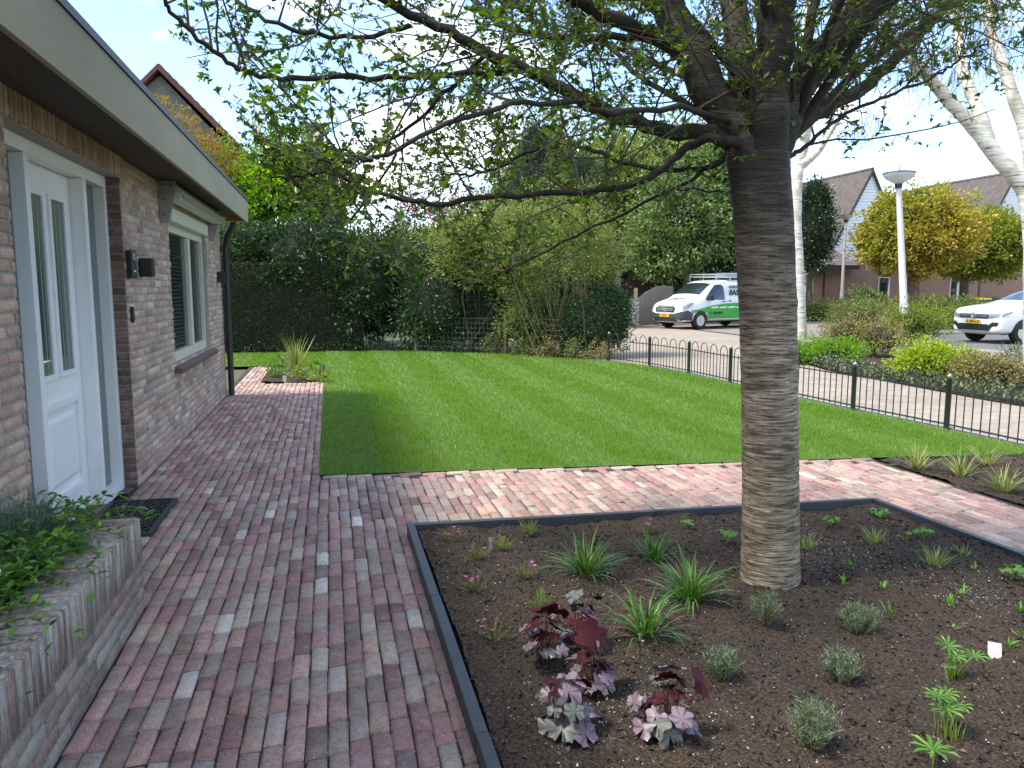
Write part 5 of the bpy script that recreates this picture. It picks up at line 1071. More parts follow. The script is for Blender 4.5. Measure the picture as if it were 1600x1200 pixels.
# trees closing the far side of the street
for (x_, y_, hh, lb, mt) in ((58, 30, 9, 'far street tree beside the end of the brick houses', 'olive_leaf'), (64, 22, 10, 'far street tree beyond the parking bays', 'mixed_leaf'), (70, 38, 11, 'far tall tree behind the end of the houses', 'olive_leaf'), (60, 12, 8, 'far round tree past the leaning birch', 'mixed_leaf'), (66, 4, 9, 'far tree at the end of the street', 'olive_leaf')):
    shrub('far_tree', lb, (x_, y_, 0), E3((0, 0, hh*.6, hh*.42, hh*.42, hh*.4), (1, -3, hh*.4, hh*.4, hh*.4, hh*.36)), 4500, (.35, .6), (.2, .34), mt, 240, 1.1, 'far trees past the street', core=.75, cat='tree', stems=4, trunk=(hh*.4, .3), stem_r=.1)
# maples
leafmat('maple_leaf_b', [(0, (.12, .17, .02)), (.5, (.20, .25, .03)), (1, (.30, .32, .05))], .35, .5)
simple('maple_bark', (.20, .12, .085), (.14, .085, .06), .85, 14, .4, 40); simple('maple_bark_dark', (.11, .09, .065), (.07, .06, .045), .85, 14, .4, 40)
q = atZ(1427, 450, 39); shrub('maple_tree', 'round golden-leaved maple with clipped crown behind lamp post', (q.x, q.y, 0), E3((-.1, 0, 4.4, 2.6, 2.5, 2.1), (0, 0, 3.75, 2.75, 2.6, 1.35)), 24000, (.13, .22), (.09, .15), 'maple_leaf', 900, .36, core=.80, cat='tree', stems=6, trunk=(2.8, .30), stem_r=.1, inner=.75, group='round street maples', bark='maple_bark')
q = atZ(1507, 450, 43); q2 = q; shrub('maple_tree', 'round greener maple half behind the golden one', (q.x, q.y, 0), E3((.9, 0, 4.0, 3.1, 2.7, 1.8)), 17000, (.13, .22), (.09, .15), 'maple_leaf_b', 700, .36, core=.80, cat='tree', stems=6, trunk=(2.6, .24), stem_r=.1, inner=.75, group='round street maples', bark='maple_bark_dark')
# birches
m, n, l, b, o = nodes('birch_bark')
f1 = noise(n, l, 1, 6, .65, stretch=(3, 3, 22)); f2 = noise(n, l, 1, 5, .6, stretch=(3, 3, 2.5))
c = ramp(n, l, f1, [(.33, (.05, .045, .04)), (.42, (.42, .38, .31)), (.6, (.66, .63, .55))]); c = mixc(n, l, ramp(n, l, f2, [(.5, (0, 0, 0)), (.72, (.8, .8, .8))]), c, (.22, .20, .13))
l.new(c, b.inputs['Base Color']); b.inputs['Roughness'].default_value = .7; bump(n, l, b, f1, .4, .02)
leafmat('birch_catkin', [(0, (.10, .09, .04)), (.6, (.16, .17, .05)), (1, (.20, .24, .06))], .3, .6)
def birch(label, base, trunks, nh, reach):
    t = tag(empty('birch_tree', base), label, 'tree', 'white birches beyond the iron fence'); B = Vector(base); tips = []
    for k, (pts, r0, r1) in enumerate(trunks):
        pts = [Vector(p)-B for p in pts]; sm_ = []
        for i in range(len(pts)-1):
            p0, p1, p2, p3 = pts[max(i-1, 0)], pts[i], pts[i+1], pts[min(i+2, len(pts)-1)]
            for s_ in range(5): u = s_/5; sm_.append(.5*((2*p1)+(-p0+p2)*u+(2*p0-5*p1+4*p2-p3)*u*u+(-p0+3*p1-3*p2+p3)*u**3))
        sm_.append(pts[-1]); N_ = len(sm_); grow_tubes('trunk' if k == 0 else 'limb', [(sm_, [(r0+(r1-r0)*i/(N_-1))*(1+.04*rng.normal()) for i in range(N_)])], 14, 'birch_bark', t); tips += sm_[N_//2:] if k else sm_[int(N_*.8):]
    paths, P, A = [], [], []
    for k in range(nh):
        b0 = tips[rng.integers(0, len(tips))]; a = rng.uniform(0, 6.28); ln = rng.uniform(.6, 1.8)*reach; d = Vector((math.cos(a), math.sin(a), rng.uniform(.1, .7))).normalized()
        br = bent(b0, d, ln, 7, -.16, .10); paths.append((br, list(np.linspace(.012, .004, len(br)))))
        for j in range(3, len(br)):
            for h_ in range(3):
                hb = bent(br[j], Vector((rng.normal()*.3, rng.normal()*.3, -1)).normalized(), rng.uniform(.25, .85)*reach, 5, -.1, .09); paths.append((hb, [.004, .0035, .003, .0026, .002, .0015]))
                for e in hb[1:]:
                    if rng.random() < .75: P.append(tuple(e)); A.append((rng.normal()*.4, rng.normal()*.4, -1))
    grow_tubes('twigs', paths, 4, 'twig_bark', t)['kind'] = 'stuff'; leaves('catkins', np.array(P), np.array(A), rng.uniform(.03, .055, len(P)), .016, 'birch_catkin', t)['kind'] = 'stuff'
def W(px_, py_, zc): return tuple(atZ(px_, py_, zc))
b0 = G(1250, 527); zb = proj(b0)[2]
birch('slim birch with pale trunk standing behind the cherry trunk', b0, [([b0-Vector((0, 0, .1)), W(1247, 440, zb), W(1243, 340, zb), W(1247, 265, zb), W(1262, 190, zb+.2), W(1255, 100, zb+.5), W(1262, 0, zb+.7), W(1268, -120, zb+1)], .215, .10), ([W(1247, 262, zb), W(1275, 240, zb-.3), W(1298, 205, zb-.6), W(1325, 165, zb-.9)], .14, .06), ([W(1252, 215, zb), W(1285, 160, zb), W(1310, 100, zb+.4), W(1320, 30, zb+.8), W(1335, -60, zb+1)], .12, .05)], 34, 1.0)
b1 = G(1618, 585); zb = proj(b1)[2]
birch('thick leaning birch with forked white trunk beside the parking bay', b1, [([b1-Vector((0, 0, .1)), W(1616, 480, zb), W(1614, 370, zb), W(1601, 295, zb), W(1560, 248, zb), W(1530, 208, zb), W(1490, 165, zb), W(1455, 125, zb-.1), W(1425, 92, zb-.2), W(1380, 40, zb-.3)], .19, .08), ([W(1545, 225, zb), W(1528, 170, zb), W(1508, 120, zb+.2), W(1496, 50, zb+.4), W(1492, -50, zb+.6)], .125, .08), ([W(1612, 320, zb), W(1608, 230, zb+.1), W(1588, 165, zb+.2), W(1565, 95, zb+.4), W(1545, 30, zb+.6), W(1535, -60, zb+.8)], .12, .09)], 46, .62)
# ---------------------------------------------------------------- iron hoop fence
simple('fence_iron', (.012, .017, .017), (.020, .026, .026), .5, 20, .2, 90); simple('finial', (.34, .34, .32), (.22, .22, .21), .45, 20, metal=.5)
fence = tag(empty('iron_fence', (6.4, 9, 0)), 'low dark iron fence with hooped tops along lawn and footpath', 'fence')
def fadd(o): o.parent = fence; o.matrix_parent_inverse = Matrix.Translation((-6.4, -9, 0)); return o
FP = [(6.66, 2.74), (6.66, 4.18), (6.65, 5.62), (6.61, 7.06), (6.50, 8.49), (6.43, 9.95), (6.38, 11.41), (6.36, 12.88), (6.20, 14.3), (5.82, 15.6)]
me_post = None
pm_ = MB().lathe([(.030, -.05), (.030, .545), (.033, .55), (.033, .56), (.026, .562)], (0, 0, 0), 14); post0 = fadd(pm_.build('post', 'fence_iron', smooth=True))
fin = MB().lathe([(.014, .562), (.026, .575), (.028, .59), (.02, .605), (.006, .618)], (0, 0, 0), 12).build('finial', 'finial', post0, True)
post0.location = (FP[0][0], FP[0][1], 0)
for (x_, y_) in FP[1:]:
    o = post0.copy(); COL.objects.link(o); o.location = (x_, y_, 0); f_ = fin.copy(); COL.objects.link(f_); f_.parent = o
hoop_cache = {}
for k in range(len(FP)-1):
    a = Vector((*FP[k], 0)); b_ = Vector((*FP[k+1], 0)); d = (b_-a); L_ = d.length; d.normalize(); nbar = 12; sp = L_/(nbar+1)
    for z in (.055, .435): fadd(MB().hexa([tuple(a+d*.03+Vector((-d.y, d.x, 0))*s*.006+Vector((0, 0, z+zz_))) if e == 0 else tuple(b_-d*.03+Vector((-d.y, d.x, 0))*s*.006+Vector((0, 0, z+zz_))) for zz_ in (-.008, .008) for (e, s) in ((0, -1), (1, -1), (1, 1), (0, 1))]).build('rail', 'fence_iron'))
    for h_ in range(4):
        p0 = a+d*sp*(1+3*h_); p2 = a+d*sp*(3+3*h_); pm1 = a+d*sp*(2+3*h_); r_ = sp
        pts = [p0+Vector((0, 0, .02)), p0+Vector((0, 0, .30)), p0+Vector((0, 0, .49))]+[pm1+d*(-math.cos(t_)*r_)+Vector((0, 0, .49+math.sin(t_)*.105)) for t_ in np.linspace(.3, math.pi-.3, 7)]+[p2+Vector((0, 0, .49)), p2+Vector((0, 0, .30)), p2+Vector((0, 0, .02))]
        fadd(MB().tube(pts, .0074, 6).build('hoop', 'fence_iron', smooth=True)); fadd(MB().tube([pm1+Vector((0, 0, .02)), pm1+Vector((0, 0, .46)), pm1+Vector((0, 0, .475))], [.0072, .0072, .002], 6).build('bar', 'fence_iron', smooth=True))
for k in range(len(FP)-2):                                # concrete edging strip at the fence foot
    a, b_ = Vector((*FP[k], 0)), Vector((*FP[k+1], 0))
    d = (b_-a).normalized(); nn = Vector((-d.y, d.x, 0))*.04; o_ = Vector((.07, 0, 0))
    p = [a-nn+o_, b_-nn+o_-d*.004, b_+nn+o_-d*.004, a+nn+o_]; tag(MB().hexa([(q.x, q.y, -.08) for q in p]+[(q.x, q.y, .012) for q in p]).build('kerb', 'kerb_concrete', bevel=.006), 'narrow concrete edging strip at the foot of the iron fence', 'kerb', 'edging strips under the iron fence', 'structure')
# ---------------------------------------------------------------- street lamps
simple('lamp_post', (.52, .52, .50), (.44, .44, .43), .45, 6, metal=.15); simple('lamp_glass', (.62, .63, .60), (.55, .56, .53), .25, 10)
def street_lamp(label, base, h_, r_, sc, lean=(0, 0)):
    t = tag(empty('street_lamp', base), label, 'street lamp', 'street lamps with bowl heads'); lx, ly = lean
    MB().tube([(0, 0, -.1), (lx*.25, ly*.25, h_*.25), (lx*.26, ly*.26, h_*.26), (lx, ly, h_)], [r_*1.35, r_*1.2, r_, r_*.72], 16).build('post', 'lamp_post', t, True)
    MB().lathe([(r_*.9, -.08), (r_*1.05, .04)], (lx, ly, h_), 16).build('collar', 'dark_trim', t, True)
    hd_ = MB().lathe([(.10*sc, .0), (.16*sc, .04*sc), (.36*sc, .16*sc), (.43*sc, .26*sc), (.44*sc, .30*sc)], (lx, ly, h_+.04), 28).build('bowl', 'lamp_glass', t, True)
    MB().lathe([(.46*sc, .302*sc), (.44*sc, .33*sc), (.2*sc, .37*sc), (.03*sc, .385*sc)], (lx, ly, h_+.04), 28).build('cap', 'dark_trim', t, True)
    MB().tube([(lx, ly, h_+.04+.38*sc), (lx, ly, h_+.04+.55*sc)], .012*sc, 6).build('spike', 'dark_trim', t)
    return t
lb_ = G(1415, 538); zl = proj(lb_)[2]; topw = atZ(1404, 290, zl)
street_lamp('tall white street lamp with bowl head, leaning slightly, on the verge', (lb_.x, lb_.y, -.03), topw.z+.03, .10, .95*1.0, (topw.x-lb_.x, topw.y-lb_.y))
q = atZ(1316, 450, 44); street_lamp('distant street lamp with funnel head before the white gable', (q.x, q.y, 0), atZ(1318, 346, 44).z, .09, .85)
# ---------------------------------------------------------------- houses across the street (axes as our house)
simple('far_brick', (.27, .165, .115), (.21, .13, .095), .9, 3, .3, 20); 
def sidingmat():
    m, n, l, b, o = nodes('far_tile'); f = noise(n, l, 3, 4); l.new(ramp(n, l, f, [(.3, (.075, .062, .055)), (.7, (.13, .105, .092))]), b.inputs['Base Color']); b.inputs['Roughness'].default_value = .85
sidingmat(); simple('siding_white', (.74, .76, .78), (.66, .69, .72), .5, 2); simple('far_door', (.035, .05, .06), (.05, .065, .075), .4, 3)
clinker('far_brickwork', (.30, .185, .13), (.22, .14, .10), (.26, .22, .19), .22, .065)
MATS['far_brickwork'].node_tree.nodes['Mapping'].inputs['Rotation'].default_value = (R(90), 0, 0)
def tiles_on(roof_o, p0, pu, pv, nu, nv, mat, par):
    """roof tiles as rows of half-round ridges, joined"""
    m_ = MB(); p0, pu, pv = Vector(p0), Vector(pu), Vector(pv); nrm = pu.cross(pv).normalized(); nrm = nrm if nrm.z > 0 else -nrm
    for i in range(nv):
        for j in range(nu):
            a = p0+pu*(j/nu)+pv*(i/nv); du = pu/nu; dv_ = pv/nv
            m_.hexa([tuple(a), tuple(a+du*.94), tuple(a+du*.94+dv_*1.1), tuple(a+dv_*1.1), tuple(a+nrm*.035), tuple(a+du*.94+nrm*.075), tuple(a+du*.94+dv_*1.1+nrm*.045), tuple(a+dv_*1.1+nrm*.012)])
    o = m_.build('roof_tiles', mat, par); o['kind'] = 'stuff'; return o
def street_house(label, xa, yg, zap, halfw, zeave, depth, doors):
    """gable towards -Y at y=yg, apex at (xa, zap); white weatherboards above a brick ground floor"""
    t = tag(empty('terraced_house', (xa, yg, 0)), label, 'house', 'white-gabled houses across the street')
    zb_ = 3.0
    MB().prism([(-halfw, 0), (halfw, 0), (halfw, zeave), (0, zap), (-halfw, zeave)], 1, .06, depth).build('wall', 'siding_white', t)
    z = zb_
    while z < zap-.25:                                    # weatherboards
        hw = halfw if z < zeave else halfw*(zap-z)/(zap-zeave)
        hw2 = halfw if z+.2 < zeave else halfw*(zap-z-.2)/(zap-zeave)
        MB().hexa([(-hw, .0, z), (hw, .0, z), (hw, .058, z), (-hw, .058, z), (-hw2, .035, z+.195), (hw2, .035, z+.195), (hw2, .058, z+.195), (-hw2, .058, z+.195)]).build('weatherboard', 'siding_white', t); z += .2
    sl = Vector((halfw+.25, 0, -(zap-zeave)*(halfw+.25)/halfw))
    rf = MB()
    for s in (-1, 1):
        e = Vector((s*sl.x, 0, zap+sl.z)); rf.hexa([(0, -.15, zap+.02), (e.x, -.15, e.z+.02), (e.x, depth+.2, e.z+.02), (0, depth+.2, zap+.02), (0, -.15, zap+.12), (e.x, -.15, e.z+.12), (e.x, depth+.2, e.z+.12), (0, depth+.2, zap+.12)])
    ro = rf.build('roof', 'far_tile', t)
    tiles_on(ro, (0, -.1, zap+.12), (0, depth+.2, 0), (-sl.x, 0, sl.z), 26, 14, 'far_tile', t)
    MB().hexa([(0, -.19, zap-.10), (-sl.x, -.19, zap+sl.z-.10), (-sl.x, -.155, zap+sl.z-.10), (0, -.155, zap-.10), (0, -.19, zap+.16), (-sl.x, -.19, zap+sl.z+.16), (-sl.x, -.155, zap+sl.z+.16), (0, -.155, zap+.16)]).build('verge_board', 'dark_trim', t)
    MB().hexa([(0.001, -.19, zap-.10), (sl.x, -.19, zap+sl.z-.10), (sl.x, -.155, zap+sl.z-.10), (0.001, -.155, zap-.10), (0.001, -.19, zap+.16), (sl.x, -.19, zap+sl.z+.16), (sl.x, -.155, zap+sl.z+.16), (0.001, -.155, zap+.16)]).build('verge_board', 'dark_trim', t)
    MB().tube([(0, -.1, zap+.15), (0, depth+.2, zap+.15)], .12, 8).build('ridge_tiles', 'far_tile', t)
    return t
YG = 45.0; ap = atY(1362, 268, YG); ev = atY(1305, 385, YG)
hA = street_house('white weatherboarded gable house behind the golden maple', ap.x, YG, ap.z, ap.x-ev.x+.3, ev.z-.2, 9, None)
ap2 = atY(1575, 272, YG+2); ev2 = atY(1500, 420, YG+2)
hB = street_house('white gable house partly behind the leaning birch', ap2.x+.6, YG+2, ap2.z, (ap.x-ev.x)+.3, ap2.z-(ap.z-ev.z)-.2, 9, None)
# low brick front with doors, between the two gables
x0 = atY(1262, 440, YG-2.5).x; x1 = atY(1700, 440, YG-2.5).x; ztop = atY(1400, 413, YG-2.5).z
lowb = tag(empty('brick_annexe', (x0, YG-2.5, 0)), 'long low brick house front with grey doors across the street', 'house')
Yf = YG-2.5
def lx(px_): return atY(px_, 440, Yf).x-x0
openings = [(lx(1259), lx(1271), 2.1, 'door'), (lx(1373), lx(1391), 2.25, 'door'), (lx(1485), lx(1499), 2.3, 'door')]
mwl = MB(); cur = 0.0
for (a, b_, h_, k) in openings: 
    if a > cur: mwl.box(cur, a, 0, .25, -.1, ztop)
    mwl.box(max(a, cur), b_, 0, .25, h_, ztop); cur = b_
mwl.box(cur, x1-x0, 0, .25, -.1, ztop); mwl.build('wall', 'far_brickwork', lowb)
for (a, b_, h_, k) in openings:
    o = MB().box(a+.07, b_-.07, .10, .14, 0, h_-.07).build('door', 'far_door', lowb); MB().box(a+.22, b_-.22, .085, .098, 1.0, h_-.35).build('pane', 'car_glass', o)
    fr = MB()
    for q in ((a, a+.069, 0, h_), (b_-.069, b_, 0, h_), (a+.07, b_-.07, h_-.069, h_)): fr.box(q[0], q[1], .02, .13, q[2], q[3])
    fr.build('door_frame', 'siding_white', lowb)
MB().box(lx(1300), x1-x0, -.02, .0-.003, ztop-.02, ztop+.28).build('white_band', 'siding_white', lowb)
MB().box(-.3, x1-x0, .26, 3, ztop-.05, ztop+.02).build('flat_roof', 'far_tile', lowb)
rl = MB().prism([(-.4, -.7), (lx(1330), -.7), (lx(1330), 2.0), (-.4, 2.0)], 2, 0, .01); rl.v = [(v[0], v[1], v[2]+ztop-.15+(v[1]+.7)*.42) for v in rl.v]
prch = rl.build('porch_roof', 'far_tile', lowb)
MB().box(-.4, lx(1330), -.74, -.70, ztop-.35, ztop-.1).build('gutter_board', 'dark_trim', lowb)
tiles_on(prch, (-.4, -.7, ztop-.14), (lx(1330)+.4, 0, 0), (0, 2.7, 1.13), 16, 8, 'far_tile', lowb)
for px_ in (1287, 1530): MB().tube([(lx(px_), -.06, 0), (lx(px_), -.06, ztop-.2)], .05, 8).build('downpipe', 'soffit_wood', lowb)
# neighbouring house behind the hedge
simple('red_tile', (.16, .062, .045), (.105, .045, .035), .8, 6, .4, 20); simple('grey_brick', (.13, .12, .11), (.19, .175, .16), .9, 8, .3, 40)
clinker('neighbour_brick', (.17, .155, .14), (.12, .11, .10), (.22, .21, .20), .22, .065); MATS['neighbour_brick'].node_tree.nodes['Mapping'].inputs['Rotation'].default_value = (R(90), 0, 0)
nb = tag(empty('neighbour_house', (-5.0, 27, 0)), 'neighbouring house with steep red tiled roof and grey chimney', 'house')
ra = atY(268, 128, 27); rb = atY(425, 285, 27); slope = (ra.z-rb.z)/(rb.x-ra.x); xr = ra.x-.35; zr = ra.z+.35*slope
MB().prism([(2*xr-rb.x+5.0-.3, 0), (rb.x+5.0-.3, 0), (rb.x+5.0-.3, rb.z), (xr+5.0, zr-.15), (2*xr-rb.x+5.0-.3, rb.z)], 1, .1, 9).build('wall', 'neighbour_brick', nb)
rr_ = MB()
for s in (-1, 1):
    e = Vector((xr+5.0+s*(rb.x-xr), 0, rb.z)); a0 = Vector((xr+5.0, 0, zr)); rr_.hexa([(a0.x, -.2, a0.z-.05), (e.x, -.2, e.z-.05), (e.x, 9.2, e.z-.05), (a0.x, 9.2, a0.z-.05), (a0.x, -.2, a0.z+.12), (e.x, -.2, e.z+.12), (e.x, 9.2, e.z+.12), (a0.x, 9.2, a0.z+.12)])
rfo = rr_.build('roof', 'red_tile', nb)
tiles_on(rfo, (xr+5.0, -.15, zr+.12), (0, 9.2, 0), (rb.x-xr, 0, rb.z-zr), 28, 16, 'red_tile', nb)
c0 = atY(470, 197, 28); c1 = atY(508, 290, 28)
chm = MB().box(c0.x+5, c1.x+5, 1, 1.8, 0, c0.z).build('chimney', 'neighbour_brick', nb); MB().box(c0.x+4.95, c1.x+5.05, .95, 1.85, c0.z+.001, c0.z+.12).build('chimney_cap', 'grey_brick', chm)
MB().box(rb.x+4.7, c1.x+5.4, 1.9, 6, 0, 3.4).build('side_wing', 'neighbour_brick', nb)
# ---------------------------------------------------------------- wooden fence, gate and pier beside the van
simple('old_board', (.27, .25, .20), (.18, .165, .13), .85, 6, .3, 40, stretch=(5, 5, .5)); simple('gate_brown', (.045, .026, .018), (.03, .018, .013), .7, 8)
simple('pier_stone', (.40, .37, .31), (.30, .28, .24), .85, 12, .3, 60); simple('new_wood', (.42, .33, .17), (.34, .26, .13), .7, 10)
q0 = atZ(996, 450, 31.5); q1 = atZ(1052, 450, 33.5); wfz = tag(empty('board_fence', (q0.x, q0.y, 0)), 'weathered wooden board fence sloping up beside the van', 'fence')
dv_ = Vector((q1.x-q0.x, q1.y-q0.y, 0)); Lf = dv_.length; dv_.normalize(); nb_ = 17
for k in range(nb_):
    a = dv_*(Lf*k/nb_); b_ = dv_*(Lf*(k+.9)/nb_); u = k/(nb_-1); h_ = 1.15+.5*math.sin(min(u*1.35, 1)*1.57)-(.12*max(0, u-.75)); nn = Vector((-dv_.y, dv_.x, 0))*.012
    MB().hexa([tuple(a-nn), tuple(b_-nn), tuple(b_+nn), tuple(a+nn)]+[tuple(p+Vector((0, 0, h_+rng.normal()*.008))) for p in (a-nn, b_-nn, b_+nn, a+nn)]).build('board', 'old_board', wfz)
MB().hexa([tuple(p) for p in (Vector((-.12, -.02, 0)), Vector((-.0, -.02, 0)), Vector((-.0, .1, 0)), Vector((-.12, .1, 0)), Vector((-.12, -.02, 1.55)), Vector((-.0, -.02, 1.55)), Vector((-.0, .1, 1.55)), Vector((-.12, .1, 1.55)))]).build('post', 'new_wood', wfz)
q = atZ(992, 450, 31); pr = tag(empty('gate_pier', (q.x, q.y, 0)), 'short pale stone pier at the end of the board fence', 'pier'); MB().box(-.2, .14, -.15, .15, -.05, 1.05).build('shaft', 'pier_stone', pr, bevel=.01); MB().box(-.22, .16, -.17, .17, 1.051, 1.11).build('cap', 'pier_stone', pr, bevel=.01); MB().box(-.225, -.201, -.08, .08, .55, .85).build('letter_plate', 'dark_trim', pr)
q = atZ(990, 450, 36); gt = tag(empty('garden_gate', (q.x, q.y, 0)), 'dark brown wooden gate in the gap behind the stone pier', 'gate')
for k in range(12): MB().box(-1.6+k*.2, -1.6+k*.2+.185, 0, .03, .05, 2.0).build('board', 'gate_brown', gt)
MB().box(-.95, -.7, -.12, .12, -.05, 2.3).build('post', 'pier_stone', gt)
# wheeled bins
simple('bin_green', (.02, .035, .03), (.028, .045, .038), .5, 8); simple('bin_grey', (.06, .065, .065), (.05, .055, .055), .5, 8); simple('bin_yellow', (.70, .52, .02), (.62, .45, .02), .45, 8)
def wbin(label, base, body, lid):
    t = tag(empty('wheeled_bin', base, -.2), label, 'bin', 'wheeled bins by the brick wall'); w = .33
    MB().hexa([(-w*.8, -w*.8, .06), (w*.8, -w*.8, .06), (w*.8, w*.8, .06), (-w*.8, w*.8, .06), (-w, -w, 1.0), (w, -w, 1.0), (w, w, 1.0), (-w, w, 1.0)]).build('body', body, t, bevel=.015)
    MB().hexa([(-w-.03, -w-.04, 1.001), (w+.03, -w-.04, 1.001), (w+.03, w+.03, 1.001), (-w-.03, w+.03, 1.001), (-w, -w, 1.06), (w, -w, 1.06), (w, w, 1.10), (-w, w, 1.10)]).build('lid', lid, t, bevel=.01)
    for s in (-1, 1): MB().lathe([(.10, 0), (.10, .05)], (s*.28-.025, w*.8, .10), 16, 0).build('wheel', 'rubber', t)
q = atZ(1533, 450, 37); wbin('wheeled bin with yellow lid behind the white car', (q.x, q.y, 0), 'bin_grey', 'bin_yellow'); q = atZ(1552, 450, 37.4); wbin('dark green wheeled bin next to the yellow-lidded one', (q.x, q.y, 0), 'bin_green', 'bin_green')
# ---------------------------------------------------------------- vehicles
def paint(name, c, metal=0):
    m, n, l, b, o = nodes(name); f = noise(n, l, 2.5, 3)
    l.new(ramp(n, l, f, [(.3, c), (.7, tuple(q*.94 for q in c))]), b.inputs['Base Color']); b.inputs['Roughness'].default_value = .38; b.inputs['Coat Weight'].default_value = .8; b.inputs['Coat Roughness'].default_value = .06; b.inputs['Metallic'].default_value = metal
paint('paint_white', (.74, .76, .78)); paint('paint_green', (.015, .36, .035)); simple('bumper_grey', (.055, .058, .062), (.045, .048, .052), .55, 6); simple('black_plastic', (.014, .014, .015), (.02, .02, .021), .5, 8); simple('tyre', (.012, .012, .012), (.018, .018, .018), .8, 12)
simple('alloy', (.55, .56, .57), (.48, .49, .50), .35, 8, metal=.7); simple('plate_yellow', (.80, .50, .02), (.75, .46, .02), .45, 5); simple('lettering_dark', (.03, .035, .04), (.025, .03, .035), .5); glassmat('headlamp', (.20, .21, .22), .12, 1.0)
class Vehicle:
    def __init__(s, name, label, loc, heading, stations):
        """stations: (x, zbottom, ztop, halfwidth, beltz, top halfwidth); front at x=0, rear at negative x"""
        s.t = tag(empty(name, loc, heading), label, name.split('_')[-1], None)
        secs = []
        for (x, zb, zt_, hw, bz_, tw) in stations:
            half = [(hw*.93, zb), (hw*.985, zb+(bz_-zb)*.25), (hw, zb+(bz_-zb)*.6), (hw*.985, bz_), (tw+(hw-tw)*.42, bz_+(zt_-bz_)*.55), (tw+.01, zt_-min(.10, (zt_-bz_)*.25)), (tw*.90, zt_-.02), (tw*.5, zt_+.012), (0, zt_+.018)]
            ring_ = [(x, -y, z) for y, z in half[:-1]]+[(x, 0, half[-1][1])]+[(x, y, z) for y, z in reversed(half[:-1])]
            secs.append(ring_)
        bm = bmesh.new(); rows = [[bm.verts.new(p) for p in r] for r in secs]
        for a, b_ in zip(rows, rows[1:]):
            for k in range(len(a)-1): bm.faces.new((a[k], a[k+1], b_[k+1], b_[k]))
            bm.faces.new((a[-1], a[0], b_[0], b_[-1]))
        bm.faces.new(rows[0]); bm.faces.new(list(reversed(rows[-1]))); bmesh.ops.recalc_face_normals(bm, faces=bm.faces)
        cr = bm.edges.layers.float.get('crease_edge') or bm.edges.layers.float.new('crease_edge')
        s.me = bpy.data.meshes.new('body'); bm.to_mesh(s.me); bm.free()
        tmp = bpy.data.objects.new('tmp', s.me); COL.objects.link(tmp); md = tmp.modifiers.new('s', 'SUBSURF'); md.levels = md.render_levels = 2; bpy.context.view_layer.update()
        me2 = bpy.data.meshes.new_from_object(tmp.evaluated_get(bpy.context.evaluated_depsgraph_get())); bpy.data.objects.remove(tmp); s.me = me2; s.me.name = 'body'; s.me.shade_smooth()
        bm = bmesh.new(); bm.from_mesh(s.me); s.bvh = BVHTree.FromBMesh(bm); bm.free()
    def body(s, mat): s.b = link('body', s.me, mat, s.t); return s.b
    def decal(s, name, mat, poly, side='L', off=.006, parent=None, cuts=3, thick=.01):
        """2-D outline laid on the body: side L/R uses (x, z), F uses (y, z), T uses (x, y)"""
        bm = bmesh.new(); vs_ = [bm.verts.new((p[0], p[1], 0)) for p in poly]; bm.faces.new(vs_); bmesh.ops.triangulate(bm, faces=bm.faces)
        if cuts: bmesh.ops.subdivide_edges(bm, edges=bm.edges[:], cuts=cuts, use_grid_fill=True); bmesh.ops.triangulate(bm, faces=bm.faces)
        for v in bm.verts:
            a, b_ = v.co.x, v.co.y
            if side in 'LR': o_, d_ = Vector((a, 3 if side == 'L' else -3, b_)), Vector((0, -1 if side == 'L' else 1, 0))
            elif side == 'F': o_, d_ = Vector((2, a, b_)), Vector((-1, 0, 0))
            else: o_, d_ = Vector((a, b_, 4)), Vector((0, 0, -1))
            h_, nn, _, _ = s.bvh.ray_cast(o_, d_)
            if h_ is None:
                h_, nn, _, _ = s.bvh.find_nearest(o_+d_*(2 if side != 'T' else 2.5))
            if nn.dot(d_) > 0: nn = -nn
            v.co = h_+nn*off-d_*off*.3
        me = bpy.data.meshes.new(name); bm.normal_update(); bm.to_mesh(me); bm.free(); me.shade_smooth(); return link(name, me, mat, parent or s.t)
    def wheel(s, x, y, r, w, rim='alloy', spokes=7):
        t = empty('wheel', (x, y, r), 0, s.t); sg = 1 if y > 0 else -1
        MB().lathe([(r*.62, -w/2), (r*.95, -w/2), (r, -w*.3), (r, w*.3), (r*.95, w/2), (r*.62, w/2)], (0, 0, 0), 32, 1).build('tyre', 'tyre', t, True)
        MB().lathe([(r*.64, -.02*sg), (r*.60, (w/2-.03)*sg), (r*.66, (w/2+.002)*sg), (r*.62, (w/2+.004)*sg), (r*.57, (w/2-.05)*sg), (.01, (w/2-.06)*sg)], (0, 0, 0), 32, 1).build('rim', 'black_plastic', t, True)
        sp_ = MB()
        for k in range(spokes):
            a = 2*math.pi*k/spokes; u = Vector((math.cos(a), 0, math.sin(a))); v = Vector((-math.sin(a), 0, math.cos(a))); y0_, y1_ = (w/2-.03)*sg, (w/2-.005)*sg
            p = [u*.03-v*r*.10, u*r*.60-v*r*.15, u*r*.60+v*r*.15, u*.03+v*r*.10]; sp_.hexa([tuple(q+Vector((0, y0_, 0))) for q in p]+[tuple(q+Vector((0, y1_, 0))) for q in p])
        sp_.lathe([(r*.60, y0_), (r*.66, y1_+.006*sg), (r*.60, y1_+.007*sg)], (0, 0, 0), 32, 1)
        sp_.build('spokes', rim, t)
def arc(cx, cz, r, a0, a1, n_): return [(cx+r*math.cos(R(a0+(a1-a0)*k/n_)), cz+r*math.sin(R(a0+(a1-a0)*k/n_))) for k in range(n_+1)]
